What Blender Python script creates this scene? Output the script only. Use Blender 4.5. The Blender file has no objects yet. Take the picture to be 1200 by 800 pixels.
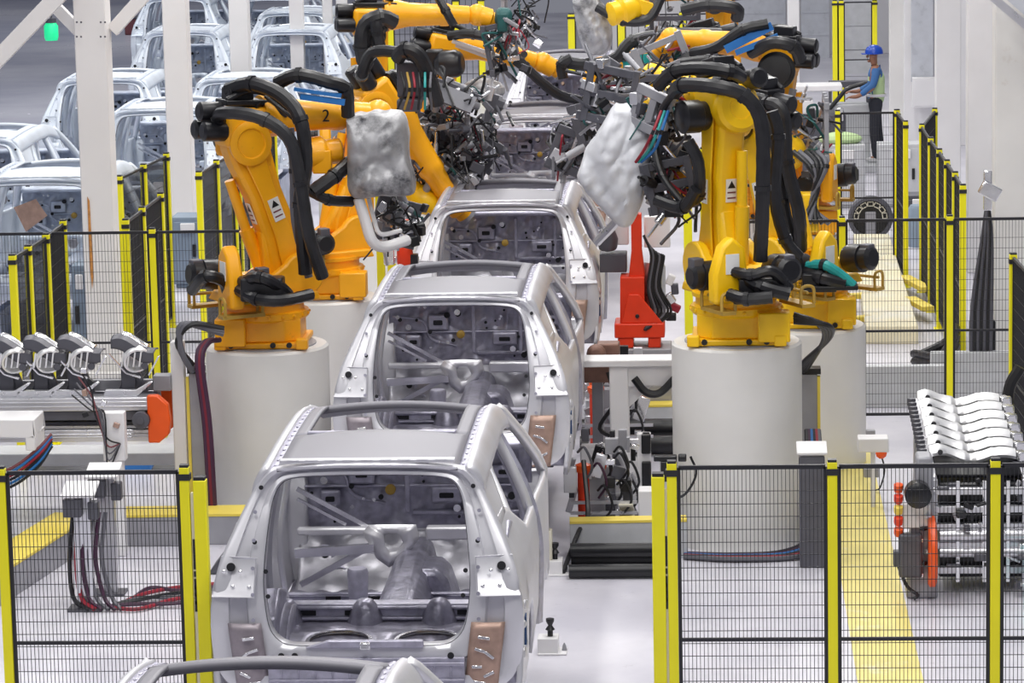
import bpy, math, random
from mathutils import Vector as V, Matrix as Mx, Quaternion
PI = math.pi
sc = bpy.context.scene
COL = sc.collection

# ------------------------------------------------------------------ camera
F, H = 3900.0, 6.2                       # focal length in pixels of a 1200 px wide frame, camera height
Yc = V((236, 662, -3900)).normalized()
Zc = V((-.021, 1.0, (236*-.021+662)/3900)).normalized()
Xc = Yc.cross(Zc)
RT = Mx((Xc, Yc, Zc))                    # camera -> world
CAM = V((0, 0, H))
cd = bpy.data.cameras.new('camera'); cam = bpy.data.objects.new('camera', cd); COL.objects.link(cam)
cd.sensor_fit = 'HORIZONTAL'; cd.sensor_width = 36; cd.lens = 36*F/1200; cd.clip_end = 500; cd.clip_start = .5
cam.matrix_world = Mx.Translation(CAM) @ RT.to_4x4()
sc.camera = cam

def W(px, py, y):
    """world point on the vertical plane at distance y that a sight line through (px, py) meets"""
    d = RT @ V(((px-600)/F, -(py-400)/F, -1))
    return CAM + d*(y/d.y)
def G(px, py, z=0.0):
    d = RT @ V(((px-600)/F, -(py-400)/F, -1))
    return CAM + d*((z-H)/d.z)

# ------------------------------------------------------------------ materials
def mat(name, col, rough=.5, metal=0.0, var=.06, scale=6.0, bump=0.0, emit=0.0, stretch=None, coat=0.0, dirt=None, alpha=None):
    m = bpy.data.materials.new(name); m.use_nodes = True
    nt = m.node_tree; N = nt.nodes; L = nt.links
    b = N['Principled BSDF']
    b.inputs['Roughness'].default_value = rough; b.inputs['Metallic'].default_value = metal
    b.inputs['Coat Weight'].default_value = coat
    tc = N.new('ShaderNodeTexCoord'); mp = N.new('ShaderNodeMapping')
    if stretch: mp.inputs['Scale'].default_value = stretch
    L.new(tc.outputs['Object'], mp.inputs['Vector'])
    no = N.new('ShaderNodeTexNoise'); no.inputs['Scale'].default_value = scale; no.inputs['Detail'].default_value = 5
    L.new(mp.outputs['Vector'], no.inputs['Vector'])
    r = N.new('ShaderNodeValToRGB')
    c = V(col)
    r.color_ramp.elements[0].position = .3; r.color_ramp.elements[1].position = .72
    r.color_ramp.elements[0].color = (*(c*(1-var*1.5)), 1)
    r.color_ramp.elements[1].color = (*[min(1, q) for q in (c*(1+var))], 1)
    L.new(no.outputs['Fac'], r.inputs['Fac'])
    src = r.outputs['Color']
    if dirt:
        n2 = N.new('ShaderNodeTexNoise'); n2.inputs['Scale'].default_value = dirt[1]; n2.inputs['Detail'].default_value = 8; n2.inputs['Roughness'].default_value = .7
        L.new(tc.outputs['Object'], n2.inputs['Vector'])
        r2 = N.new('ShaderNodeValToRGB'); r2.color_ramp.elements[0].position = dirt[2]; r2.color_ramp.elements[1].position = dirt[2]+.18
        L.new(n2.outputs['Fac'], r2.inputs['Fac'])
        mx = N.new('ShaderNodeMix'); mx.data_type = 'RGBA'
        L.new(r2.outputs['Color'], mx.inputs['Factor']); L.new(src, mx.inputs['A']); mx.inputs['B'].default_value = (*dirt[0], 1)
        src = mx.outputs['Result']
    L.new(src, b.inputs['Base Color'])
    mr = N.new('ShaderNodeMapRange'); mr.inputs['To Min'].default_value = max(.03, rough-.1); mr.inputs['To Max'].default_value = min(1, rough+.1)
    L.new(no.outputs['Fac'], mr.inputs['Value']); L.new(mr.outputs['Result'], b.inputs['Roughness'])
    if bump:
        bp = N.new('ShaderNodeBump'); bp.inputs['Strength'].default_value = bump; bp.inputs['Distance'].default_value = .02
        L.new(no.outputs['Fac'], bp.inputs['Height']); L.new(bp.outputs['Normal'], b.inputs['Normal'])
    if emit:
        L.new(src, b.inputs['Emission Color']); b.inputs['Emission Strength'].default_value = emit
    return m
M = {}
M['body'] = mat('galvanised steel', (.72, .715, .755), .38, .5, .05, 3, .05)
M['roof'] = mat('grey primed roof steel', (.25, .245, .275), .5, .3, .05, 2, .02)
M['inner'] = mat('bare inner steel', (.45, .44, .535), .38, .5, .16, 16, .22)
M['floorpan'] = mat('bare floor steel', (.36, .35, .43), .34, .6, .2, 16, .3)
M['toe'] = mat('grey toe board steel', (.46, .455, .50), .36, .6, .15, 10, .2)
M['copper'] = mat('phosphated copper brown steel', (.46, .31, .25), .42, .4, .12, 14, .05)
M['mauve'] = mat('mauve grey primed steel', (.33, .29, .32), .42, .4, .12, 14, .05)
M['hallwall'] = mat('dark far hall wall', (.07, .085, .13), .6)
M['hole'] = mat('dark opening', (.012, .012, .016), .8)
M['navy'] = mat('navy foam block', (.03, .07, .17), .7)
M['robY'] = mat('yellow robot paint', (1.0, .585, .003), .40, 0, .04, 4, 0, coat=.12, dirt=((.45, .24, .02), 9, .66))
M['robO'] = mat('orange yellow robot paint', (.95, .42, .002), .42, 0, .05, 4, 0, coat=.12, dirt=((.36, .16, .01), 8, .63))
M['ochre'] = mat('ochre bracket paint', (.48, .30, .05), .5, 0, .1)
M['black'] = mat('black motor casing', (.010, .010, .013), .36, 0, .2, 12)
M['rubber'] = mat('black hose rubber', (.012, .012, .015), .42, 0, .2, 10)
M['hoseg'] = mat('grey hose', (.12, .12, .14), .5)
M['fyel'] = mat('yellow fence powder coat', (.90, .82, .010), .42, 0, .03, 3)
M['fblk'] = mat('black fence steel', (.018, .018, .024), .45)
M['concrete'] = mat('white painted plinth', (.77, .76, .74), .45, 0, .05, 1.4, .02, dirt=((.56, .50, .44), 1.6, .66))
M['white'] = mat('white painted steel', (.80, .79, .80), .42, 0, .03, 2)
M['column'] = mat('white column paint', (.80, .78, .77), .45, 0, .03, 1.2, dirt=((.60, .45, .32), 2.2, .74), stretch=None)
M['rust'] = mat('rust streak', (.55, .24, .06), .7, 0, .3, 18)
M['grey'] = mat('mid grey steel', (.34, .34, .37), .45, .2, .06)
M['dgrey'] = mat('dark grey steel', (.10, .10, .12), .45, .2, .1)
M['alu'] = mat('aluminium profile', (.70, .70, .74), .30, .7, .05, 5, 0)
M['chrome'] = mat('bright pressed steel', (.86, .86, .88), .2, .9, .04, 6, .04)
M['red'] = mat('red orange jig paint', (.80, .045, .008), .4, 0, .06)
M['orange'] = mat('orange end cap', (.86, .10, .006), .4, 0, .05)
M['teal'] = mat('teal valve', (.02, .34, .33), .4)
M['blue'] = mat('blue plastic', (.02, .16, .46), .45)
M['purple'] = mat('purple cable', (.055, .016, .045), .5)
M['maroon'] = mat('dark red hose', (.17, .012, .03), .5)
M['redc'] = mat('red cable', (.30, .012, .03), .5)
M['fabric'] = mat('silver grey cover fabric', (.44, .44, .455), .46, .25, .3, 4, .6, dirt=((.05, .05, .06), 2.4, .47))
M['fabricw'] = mat('pale grey cover fabric', (.66, .67, .71), .55, .08, .12, 4, .6, dirt=((.24, .23, .25), 2.6, .60))
M['walk'] = mat('worn yellow floor paint', (.80, .68, .22), .5, 0, .08, 1.5, dirt=((.80, .76, .60), 2.2, .56))
M['plank'] = mat('cream walkway deck', (.80, .73, .52), .55, 0, .06, 2, dirt=((.78, .76, .70), 1.2, .5))
M['yline'] = mat('yellow edge paint', (.84, .66, .10), .5, 0, .05, 4, dirt=((.72, .62, .40), 5, .62))
M['skin'] = mat('skin', (.28, .13, .08), .5)
M['cloth'] = mat('blue work shirt', (.04, .13, .33), .8)
M['vest'] = mat('pale green safety vest', (.50, .66, .34), .7)
M['pants'] = mat('dark work trousers', (.018, .02, .03), .8)
M['helmet'] = mat('blue hard hat', (.01, .06, .42), .3)
M['shoe'] = mat('white shoe', (.6, .6, .62), .6)
M['wlabel'] = mat('white label', (.82, .82, .8), .5)
M['glass'] = mat('pale panel', (.55, .57, .62), .3)
M['steelbox'] = mat('grey cabinet paint', (.55, .56, .58), .42)
M['hallblue'] = mat('blue grey cabinet', (.22, .28, .36), .5)
M['green'] = mat('green lamp lens', (.02, .75, .30), .4, emit=.5)
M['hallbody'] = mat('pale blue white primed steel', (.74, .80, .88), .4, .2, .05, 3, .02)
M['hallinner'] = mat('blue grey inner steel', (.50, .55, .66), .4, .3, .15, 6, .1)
M['bright'] = mat('bright zinc plated steel', (.92, .92, .93), .36, .55, .04, 6, .03)
M['tealcast'] = mat('dull teal casting', (.012, .09, .09), .5, .1, .2, 9)
M['brownred'] = mat('dull red box paint', (.20, .06, .07), .6)
M['cream'] = mat('cream plastic', (.72, .68, .55), .5)
M['brown'] = mat('brown cast fixture', (.24, .13, .10), .55, .2, .2, 9)

# floor: worn light epoxy, a darker bluish hall beyond the columns
def floor_mat(name, c1, c2, rough, sc1):
    m = bpy.data.materials.new(name); m.use_nodes = True; nt = m.node_tree; N = nt.nodes; L = nt.links; b = N['Principled BSDF']
    tc = N.new('ShaderNodeTexCoord')
    n1 = N.new('ShaderNodeTexNoise'); n1.inputs['Scale'].default_value = sc1; n1.inputs['Detail'].default_value = 7; n1.inputs['Roughness'].default_value = .6
    n2 = N.new('ShaderNodeTexNoise'); n2.inputs['Scale'].default_value = 5; n2.inputs['Detail'].default_value = 8; n2.inputs['Roughness'].default_value = .75
    L.new(tc.outputs['Object'], n1.inputs['Vector']); L.new(tc.outputs['Object'], n2.inputs['Vector'])
    r = N.new('ShaderNodeValToRGB'); r.color_ramp.elements[0].position = .35; r.color_ramp.elements[1].position = .65
    r.color_ramp.elements[0].color = (*c1, 1); r.color_ramp.elements[1].color = (*c2, 1)
    L.new(n1.outputs['Fac'], r.inputs['Fac'])
    r2 = N.new('ShaderNodeValToRGB'); r2.color_ramp.elements[0].position = .60; r2.color_ramp.elements[1].position = .74
    r2.color_ramp.elements[1].color = (.55, .55, .55, 1)
    L.new(n2.outputs['Fac'], r2.inputs['Fac'])
    mx = N.new('ShaderNodeMix'); mx.data_type = 'RGBA'
    L.new(r2.outputs['Color'], mx.inputs['Factor']); L.new(r.outputs['Color'], mx.inputs['A']); mx.inputs['B'].default_value = (.30, .29, .32, 1)
    L.new(mx.outputs['Result'], b.inputs['Base Color'])
    mr = N.new('ShaderNodeMapRange'); mr.inputs['To Min'].default_value = rough-.1; mr.inputs['To Max'].default_value = rough+.12
    L.new(n1.outputs['Fac'], mr.inputs['Value']); L.new(mr.outputs['Result'], b.inputs['Roughness'])
    return m
M['floor'] = floor_mat('light epoxy floor', (.54, .53, .60), (.70, .685, .745), .32, .8)
M['hall'] = floor_mat('blue grey hall floor', (.46, .47, .58), (.68, .67, .74), .24, .12)

# ------------------------------------------------------------------ mesh builder
def spline(pts, n=6):
    P = [V(p) for p in pts]
    if len(P) < 3: return P
    out = []
    for i in range(len(P)-1):
        a = P[i-1] if i else P[0]*2-P[1]; b = P[i]; c = P[i+1]; d = P[i+2] if i+2 < len(P) else P[-1]*2-P[-2]
        for k in range(n):
            t = k/n
            out.append(.5*((2*b)+(c-a)*t+(2*a-5*b+4*c-d)*t*t+(3*b-a-3*c+d)*t**3))
    out.append(P[-1]); return out

class MB:
    def __init__(s, Mtx=None): s.v = []; s.f = []; s.mi = []; s.M = Mtx or Mx.Identity(4); s.m = 0
    def add(s, vs, fs):
        o = len(s.v); s.v += [s.M @ V(p) for p in vs]
        for q in fs: s.f.append([o+i for i in q]); s.mi.append(s.m)
    def box(s, c, d, rz=0.0, R=None):
        R = R or Mx.Rotation(rz, 3, 'Z'); c = V(c)
        vs = [c + R @ V((x*d[0]/2, y*d[1]/2, z*d[2]/2)) for z in (-1, 1) for x, y in ((-1, -1), (1, -1), (1, 1), (-1, 1))]
        s.add(vs, [(3, 2, 1, 0), (4, 5, 6, 7), (0, 1, 5, 4), (1, 2, 6, 5), (2, 3, 7, 6), (3, 0, 4, 7)])
    def bb(s, x0, x1, y0, y1, z0, z1): s.box(((x0+x1)/2, (y0+y1)/2, (z0+z1)/2), (x1-x0, y1-y0, z1-z0))
    def frame(s, d, up=V((0, 0, 1))):
        d = d.normalized()
        if abs(d.dot(up)) > .98: up = V((0, 1, 0))
        a = d.cross(up).normalized(); b = a.cross(d); return a, b
    def beam(s, p, q, w, h=None, up=V((0, 0, 1))):
        p = V(p); q = V(q); h = h or w; a, b = s.frame(q-p, up)
        vs = [r + a*x*w/2 + b*y*h/2 for r in (p, q) for x, y in ((-1, -1), (1, -1), (1, 1), (-1, 1))]
        s.add(vs, [(0, 1, 2, 3), (7, 6, 5, 4), (4, 5, 1, 0), (5, 6, 2, 1), (6, 7, 3, 2), (7, 4, 0, 3)])
    def cyl(s, p, q, r, r2=None, n=16): s.lathe([(r, 0), (r if r2 is None else r2, (V(q)-V(p)).length)], p, V(q)-V(p), n)
    def lathe(s, prof, o=(0, 0, 0), axis=(0, 0, 1), n=24, cap=True):
        o = V(o); ax = V(axis).normalized(); a, b = s.frame(ax)
        vs = []; fs = []
        for r, z in prof:
            for k in range(n):
                t = 2*PI*k/n; vs.append(o + ax*z + (a*math.cos(t)+b*math.sin(t))*r)
        for i in range(len(prof)-1):
            for k in range(n): fs.append((i*n+k, (i+1)*n+k, (i+1)*n+(k+1) % n, i*n+(k+1) % n))
        if cap: fs.append(tuple(range(n))); e = (len(prof)-1)*n; fs.append(tuple(e+k for k in reversed(range(n))))
        s.add(vs, fs)
    def tube(s, pts, r, n=8, sub=6, ribs=0):
        P = spline(pts, sub); m = len(P)
        rr = r if callable(r) else (lambda t: r)
        vs = []; fs = []; a = None
        for i, p in enumerate(P):
            d = (P[min(i+1, m-1)]-P[max(i-1, 0)])
            if d.length < 1e-6: d = V((0, 0, 1))
            d.normalize()
            if a is None: a, _ = s.frame(d)
            a = a - d*a.dot(d)
            if a.length < 1e-5: a, _ = s.frame(d)
            a.normalize(); b = d.cross(a)
            q = rr(i/(m-1)) * (1.0 if not ribs or i % 2 else 1+ribs)
            for k in range(n):
                t = 2*PI*k/n; vs.append(p+(a*math.cos(t)+b*math.sin(t))*q)
        for i in range(m-1):
            for k in range(n): fs.append((i*n+k, i*n+(k+1) % n, (i+1)*n+(k+1) % n, (i+1)*n+k))
        fs.append(tuple(reversed(range(n)))); fs.append(tuple((m-1)*n+k for k in range(n)))
        s.add(vs, fs)
    def prism(s, poly, d0, d1, plane='XZ'):
        if plane == 'XZ': mk = lambda p, d: V((p[0], d, p[1]))
        elif plane == 'YZ': mk = lambda p, d: V((d, p[0], p[1]))
        else: mk = lambda p, d: V((p[0], p[1], d))
        n = len(poly); vs = [mk(p, d0) for p in poly]+[mk(p, d1) for p in poly]
        fs = [tuple(range(n)), tuple(reversed(range(n, 2*n)))]
        for i in range(n): fs.append((i, i+n, (i+1) % n+n, (i+1) % n))
        s.add(vs, fs)
    def grid(s, fn, nu, nv, wrap=False):
        vs = [fn(i/nu, j/nv) for j in range(nv+1) for i in range(nu+1)]
        fs = [(j*(nu+1)+i, j*(nu+1)+i+1, (j+1)*(nu+1)+i+1, (j+1)*(nu+1)+i) for j in range(nv) for i in range(nu)]
        s.add(vs, fs)
    def ball(s, c, r, n=12):
        r = V(r) if not isinstance(r, (int, float)) else V((r, r, r)); c = V(c); h = n//2
        vs = []; fs = []
        for j in range(h+1):
            a = PI*j/h
            for k in range(n): t = 2*PI*k/n; vs.append(c+V((r.x*math.sin(a)*math.cos(t), r.y*math.sin(a)*math.sin(t), r.z*math.cos(a))))
        for j in range(h):
            for k in range(n): fs.append((j*n+k, (j+1)*n+k, (j+1)*n+(k+1) % n, j*n+(k+1) % n))
        s.add(vs, fs)
    def build(s, name, m, parent=None, bevel=0.0, solid=0.0, angle=35, subsurf=0, kind=None, label=None, fix=True):
        me = bpy.data.meshes.new(name); me.from_pydata([tuple(p) for p in s.v], [], s.f)
        for q in (m if isinstance(m, (list, tuple)) else [m]): me.materials.append(M[q])
        if len(me.materials) > 1:
            for p, i in zip(me.polygons, s.mi): p.material_index = i
        import bmesh
        bm = bmesh.new(); bm.from_mesh(me)
        bmesh.ops.remove_doubles(bm, verts=bm.verts, dist=1e-5)
        if fix: bmesh.ops.recalc_face_normals(bm, faces=bm.faces)
        bm.to_mesh(me); bm.free()
        for p in me.polygons: p.use_smooth = True
        me.set_sharp_from_angle(angle=math.radians(angle))
        o = bpy.data.objects.new(name, me); COL.objects.link(o)
        if solid:
            md = o.modifiers.new('thickness', 'SOLIDIFY'); md.thickness = solid; md.offset = -1
        if bevel:
            md = o.modifiers.new('bevel', 'BEVEL'); md.width = bevel; md.segments = 2; md.limit_method = 'ANGLE'; md.angle_limit = math.radians(40)
        if subsurf:
            md = o.modifiers.new('sub', 'SUBSURF'); md.levels = subsurf; md.render_levels = subsurf
        if parent: o.parent = parent
        if kind: o['kind'] = kind
        if label: o['label'] = label
        return o

def thing(name, label, cat, loc=(0, 0, 0), rz=0.0, group=None):
    o = bpy.data.objects.new(name, None); COL.objects.link(o); o.location = loc; o.rotation_euler = (0, 0, rz)
    o.empty_display_size = .1; o['label'] = label; o['category'] = cat
    if group: o['group'] = group
    return o
def tag(o, label, cat, group=None):
    o['label'] = label; o['category'] = cat
    if group: o['group'] = group
    return o
KIDS = {}
def copy_tree(o, parent=None, label=None, loc=None, rz=None):
    c = o.copy(); COL.objects.link(c)
    if parent: c.parent = parent
    if label: c['label'] = label
    if loc is not None: c.location = loc
    if rz is not None: c.rotation_euler = (0, 0, rz)
    for ch in list(o.children): copy_tree(ch, c)
    return c
def interp(x, xs, ys):
    if x <= xs[0]: return ys[0]
    for i in range(len(xs)-1):
        if x <= xs[i+1]: return ys[i]+(ys[i+1]-ys[i])*(x-xs[i])/(xs[i+1]-xs[i])
    return ys[-1]
def struct(mb, name, m, **k): return mb.build(name, m, kind='structure', **k)

def lettering(name, body, size, mtx, m, parent, depth=.002):
    cu = bpy.data.curves.new(name, 'FONT'); cu.body = body; cu.size = size; cu.extrude = depth; cu.align_x = 'CENTER'; cu.align_y = 'CENTER'
    tmp = bpy.data.objects.new(name, cu); COL.objects.link(tmp); dg = bpy.context.evaluated_depsgraph_get()
    me = bpy.data.meshes.new_from_object(tmp.evaluated_get(dg)); bpy.data.objects.remove(tmp); bpy.data.curves.remove(cu)
    me.transform(mtx); me.materials.clear(); me.materials.append(M[m])
    o = bpy.data.objects.new(name, me); COL.objects.link(o); o.parent = parent; return o

# ------------------------------------------------------------------ light of the hall
w = bpy.data.worlds.new('hall light'); sc.world = w; w.use_nodes = True
nt = w.node_tree; bg = nt.nodes['Background']
tc = nt.nodes.new('ShaderNodeTexCoord'); sx = nt.nodes.new('ShaderNodeSeparateXYZ'); rp = nt.nodes.new('ShaderNodeValToRGB')
nt.links.new(tc.outputs['Generated'], sx.inputs[0]); nt.links.new(sx.outputs['Z'], rp.inputs['Fac'])
e = rp.color_ramp.elements
e[0].position = 0.0; e[0].color = (.42, .43, .50, 1)
e[1].position = .35; e[1].color = (.30, .31, .36, 1)
k = e.new(.9); k.color = (.75, .76, .82, 1)
nt.links.new(rp.outputs['Color'], bg.inputs['Color']); bg.inputs['Strength'].default_value = .40
def lamp(x, y, z, sx_, sy_, watt, col=(1, .98, .95), rot=(0, 0, 0)):
    l = bpy.data.lights.new('hall_lamp', 'AREA'); l.shape = 'RECTANGLE'; l.size = sx_; l.size_y = sy_; l.energy = watt; l.color = col
    o = bpy.data.objects.new('hall_lamp', l); COL.objects.link(o); o.location = (x, y, z); o.rotation_euler = rot; o['kind'] = 'structure'
for y in (14, 22, 30, 38, 48, 60):
    for x in (-9.5, -3.2, 1.6):
        lamp(x, y, 10.5, .9, 5.0, (280 if y < 45 else 330)*(.45 if x < -9 and y < 35 else 1))
for y in (45, 65, 85): lamp(-16, y, 11, 2, 6, 300, (.9, .95, 1))
sc.view_settings.view_transform = 'Standard'; sc.view_settings.look = 'None'; sc.view_settings.gamma = 1
sc.view_settings.use_curve_mapping = False; sc.view_settings.exposure = 0.28
# ------------------------------------------------------------------ setting
b = MB(); b.grid(lambda u, v: V((-8.2+u*20, 6+v*84, 0)), 1, 1); struct(b, 'floor', 'floor')
b = MB(); b.grid(lambda u, v: V((-60+u*51.8, 6+v*120, 0)), 1, 1); struct(b, 'floor_hall', 'hall')
# columns beside the hall
def column(px, py_any, y, w_, n, d=None):
    x = W(px, py_any, y).x; q = MB()
    d = d or w_
    q.bb(x-w_/2, x+w_/2, y-d/2, y+d/2, 0, 11)
    q.bb(x-w_*.85, x+w_*.85, y-d*.85, y+d*.85, 0, .06)
    return struct(q, 'column_%d' % n, 'column', bevel=.012), x
c1, x1 = column(117.5, 250, 34.9, .335, 1)
column(213, 200, 42.4, .31, 2); column(283, 90, 50.2, .29, 3); column(349, 60, 58, .24, 4); column(385, 60, 60.5, .17, 5); column(402, 60, 62.5, .2, 6)
# gusset plates and diagonal braces on the first column
def gp(name, pts, wd, n):
    q = MB(); q.beam(pts[0], pts[1], wd, .12, up=V((0, 1, 0))); return struct(q, name, 'column', bevel=.006)
gp('trim_1', (W(-30, 98, 34.6), W(100, -38, 34.6)), .17, 1)
gp('trim_2', (W(66, 9, 35.2), W(100, 44, 35.2)), .12, 2)
gp('trim_3', (W(132, 36, 35.0), W(175, -12, 35.0)), .14, 3)
q = MB()
for px in (93, 121):
    for py in (26, 43):
        for dx in (0, 5):
            p = W(px+dx-3, py, 34.68); q.ball(p, .012, 6)
struct(q, 'trim_4', 'dgrey')
q = MB(); p = W(106, 290, 34.72)
q.add([p+V((-.012, 0, .55)), p+V((.012, 0, .5)), p+V((.02, 0, -.3)), p+V((0, 0, -.45)), p+V((-.016, 0, -.2))], [(0, 1, 2, 3, 4)])
struct(q, 'trim_5', 'rust')
# right hand walls and columns
def wallbox(n, px0, px1, y, z0, z1, depth, m='white'):
    a = W(px0, 200, y).x; c = W(px1, 200, y).x; q = MB(); q.bb(a, c, y, y+depth, z0, z1); return struct(q, n, m, bevel=.01)
wallbox('column_7', 1166, 1225, 33.8, 0, 11, .4, 'concrete')
wallbox('column_8', 1134, 1163, 41.5, 0, 11, .35, 'white')
wallbox('column_9', 1097, 1126, 46.5, 0, 11, .35, 'white')
wallbox('wall_right', 1060, 1260, 56, 0, 11, .3, 'white')
wallbox('wall_back', 720, 1075, 75, 0, 11, .3, 'white')
wallbox('column_10', 1043, 1060, 58, 0, 11, .3, 'concrete')
wallbox('column_11', 924, 938, 66, 0, 11, .3, 'white')
wallbox('wall_hall', -400, 700, 110, 0, 14, .3, 'hallwall')  # hall end wall, out of view, set nearer and dark for its floor reflection
wallbox('trim_6', 1068, 1094, 55.8, 1.1, 7, .1, 'glass')
q = MB(); q.beam(W(1160, -6, 33.4), W(1240, 62, 33.4), .08, .08); struct(q, 'trim_7', 'alu')
q = MB(); q.beam(W(1186, -14, 33.45), W(1262, 52, 33.45), .24, .03, up=V((0, 1, 0))); struct(q, 'trim_8', 'glass')
t = thing('wall_cabinet', 'white cabinet mounted low on the right wall behind the yellow fence', 'cabinet', W(1084, 122, 55.7))
q = MB(); q.box((0, 0, .2), (.42, .16, .5)); q.build('body', 'white', t, bevel=.01)
q = MB(); q.box((.0, -.085, .2), (.36, .012, .44)); q.build('door', 'white', t, bevel=.004)
# roller doors / booth panels at the far back
for i, (a, c, y) in enumerate(((856, 921, 74), (939, 972, 74), (985, 1021, 70))):
    xa = W(a, 60, y).x; xc = W(c, 60, y).x
    q = MB(); q.bb(xa, xc, y, y+.05, 0, 4.6)
    for k in range(1, 9): q.bb(xa, xc, y-.02, y, k*.5, k*.5+.04)
    struct(q, 'door_%d' % (i+1), 'glass' if i < 2 else 'steelbox')
# painted walkway on the floor, right
x0, x1_ = .93, 1.385
q = MB(); q.bb(x0, x1_, 20.6, 30.9, .001, .006); struct(q, 'trim_9', 'walk')
q = MB(); a, c = G(100, 551), G(100, 533); q.bb(-8.1, -4.4, a.y, c.y, .001, .008); struct(q, 'trim_10', 'dgrey')
# pale raised deck further back with its side bars
dz = .2
pts = [G(1014, 382, dz), G(1076, 382, dz), G(1042, 274, dz), G(1000, 274, dz)]
t = thing('walkway_deck', 'long cream walkway deck with yellow side arms behind the mesh fence', 'walkway', (pts[0].x, pts[0].y, 0))
o0 = V((pts[0].x, pts[0].y, 0))
q = MB(Mx.Translation(-o0)); vs = pts+[p-V((0, 0, dz-.0)) for p in pts]
q.add(vs, [(0, 1, 2, 3), (7, 6, 5, 4), (0, 4, 5, 1), (1, 5, 6, 2), (2, 6, 7, 3), (3, 7, 4, 0)]); q.build('deck', 'plank', t, bevel=.01)
for a, c, wd in (((1020, 372), (990, 375), .12), ((1030, 345), (996, 347), .12), ((1035, 306), (985, 310), .12), ((1060, 325), (1086, 339), .14), ((1066, 350), (1088, 362), .14)):
    q = MB(Mx.Translation(-o0)); q.beam(G(*a, z=.17), G(*c, z=.17), wd, .06); q.build('side_arm', 'yline', t, bevel=.006)
# low yellow-topped curb walls in front of the plinths
def curb(n, lab, p, q_, wd=.34, h=.24):
    p = V(p); q_ = V(q_); t = thing('curb_beam', lab, 'curb', ((p.x+q_.x)/2, (p.y+q_.y)/2, 0)); o = Mx.Translation(-t.location)
    q = MB(o); q.beam(p+V((0, 0, h/2)), q_+V((0, 0, h/2)), wd, h); q.build('body', 'grey' if n < 2 else 'steelbox', t, bevel=.006)
    q = MB(o); q.beam(p+V((0, 0, h+.01)), q_+V((0, 0, h+.01)), wd+.01, .02); q.build('yellow_top', 'yline', t)
    return t
curb(0, 'low grey curb with yellow top crossing behind the front left fence', (-5.35, 26.9, 0), (-3.55, 26.95, 0))
curb(1, 'low grey curb with yellow top running forward at far left', (-5.38, 26.85, 0), (-5.75, 24.6, 0))
curb(2, 'low pale curb with yellow top between car and yellow gate posts', (-1.22, 26.2, 0), (-.28, 26.25, 0), .16, .3)
for i, (ya, za) in enumerate(((25.8, .16), (25.95, .06), (25.5, .06))):
    q = MB(); q.cyl((-1.2, ya, za), (-.38, ya, za), .055, n=12)
    tag(q.build('floor_pipe', 'black'), 'black pipe lying before the pale curb, ' + ('raised on the others', 'middle of the three', 'nearest to the camera')[i], 'pipe')
curb(3, 'yellow topped curb behind the white gantry leg', (-1.25, 31.2, 0), (-.2, 31.25, 0), .2, .3)
for i, (ya, za) in enumerate(((30.6, .2), (30.3, .1))):
    q = MB(); q.cyl((-1.3, ya, za), (-.3, ya, za), .09, n=12)
    tag(q.build('floor_pipe', 'black'), 'thick black pipe behind the white gantry leg, ' + ('upper', 'lower')[i]+' one', 'pipe')
# ------------------------------------------------------------------ bare car bodies
ZS = [.2, .3, .5, .9, 1.05, 1.2, 1.4, 1.6, 1.68, 1.72]; XS = [.86, .885, .915, .925, .908, .865, .775, .67, .60, .54]
def SX(z): return interp(z, ZS, XS)
def YRE(z): return interp(z, [.2, .42, .62, .9, 1.08, 1.22, 1.42, 1.6, 1.72], [.12, .06, .12, .11, .14, .21, .31, .39, .40])
def BELT(y): return interp(y, [0, .55, .75, .95, 1.3, 2.3, 3.3], [1.42, 1.40, 1.36, 1.28, 1.14, 1.11, 1.06])
def ZLOW(y):
    d = abs(y-.98)
    z = .30 if y > .4 else .42
    if d < .40: z = max(z, .33+math.sqrt(.16-d*d))
    return z
def RZ(x, y): return 1.742+.03*math.sin(PI*min(1, max(0, (y-.3)/2.6)))-.07*(x/.55)**2*.6-(.10*((y-1.9)/.95)**2 if y > 1.9 else 0)
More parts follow.
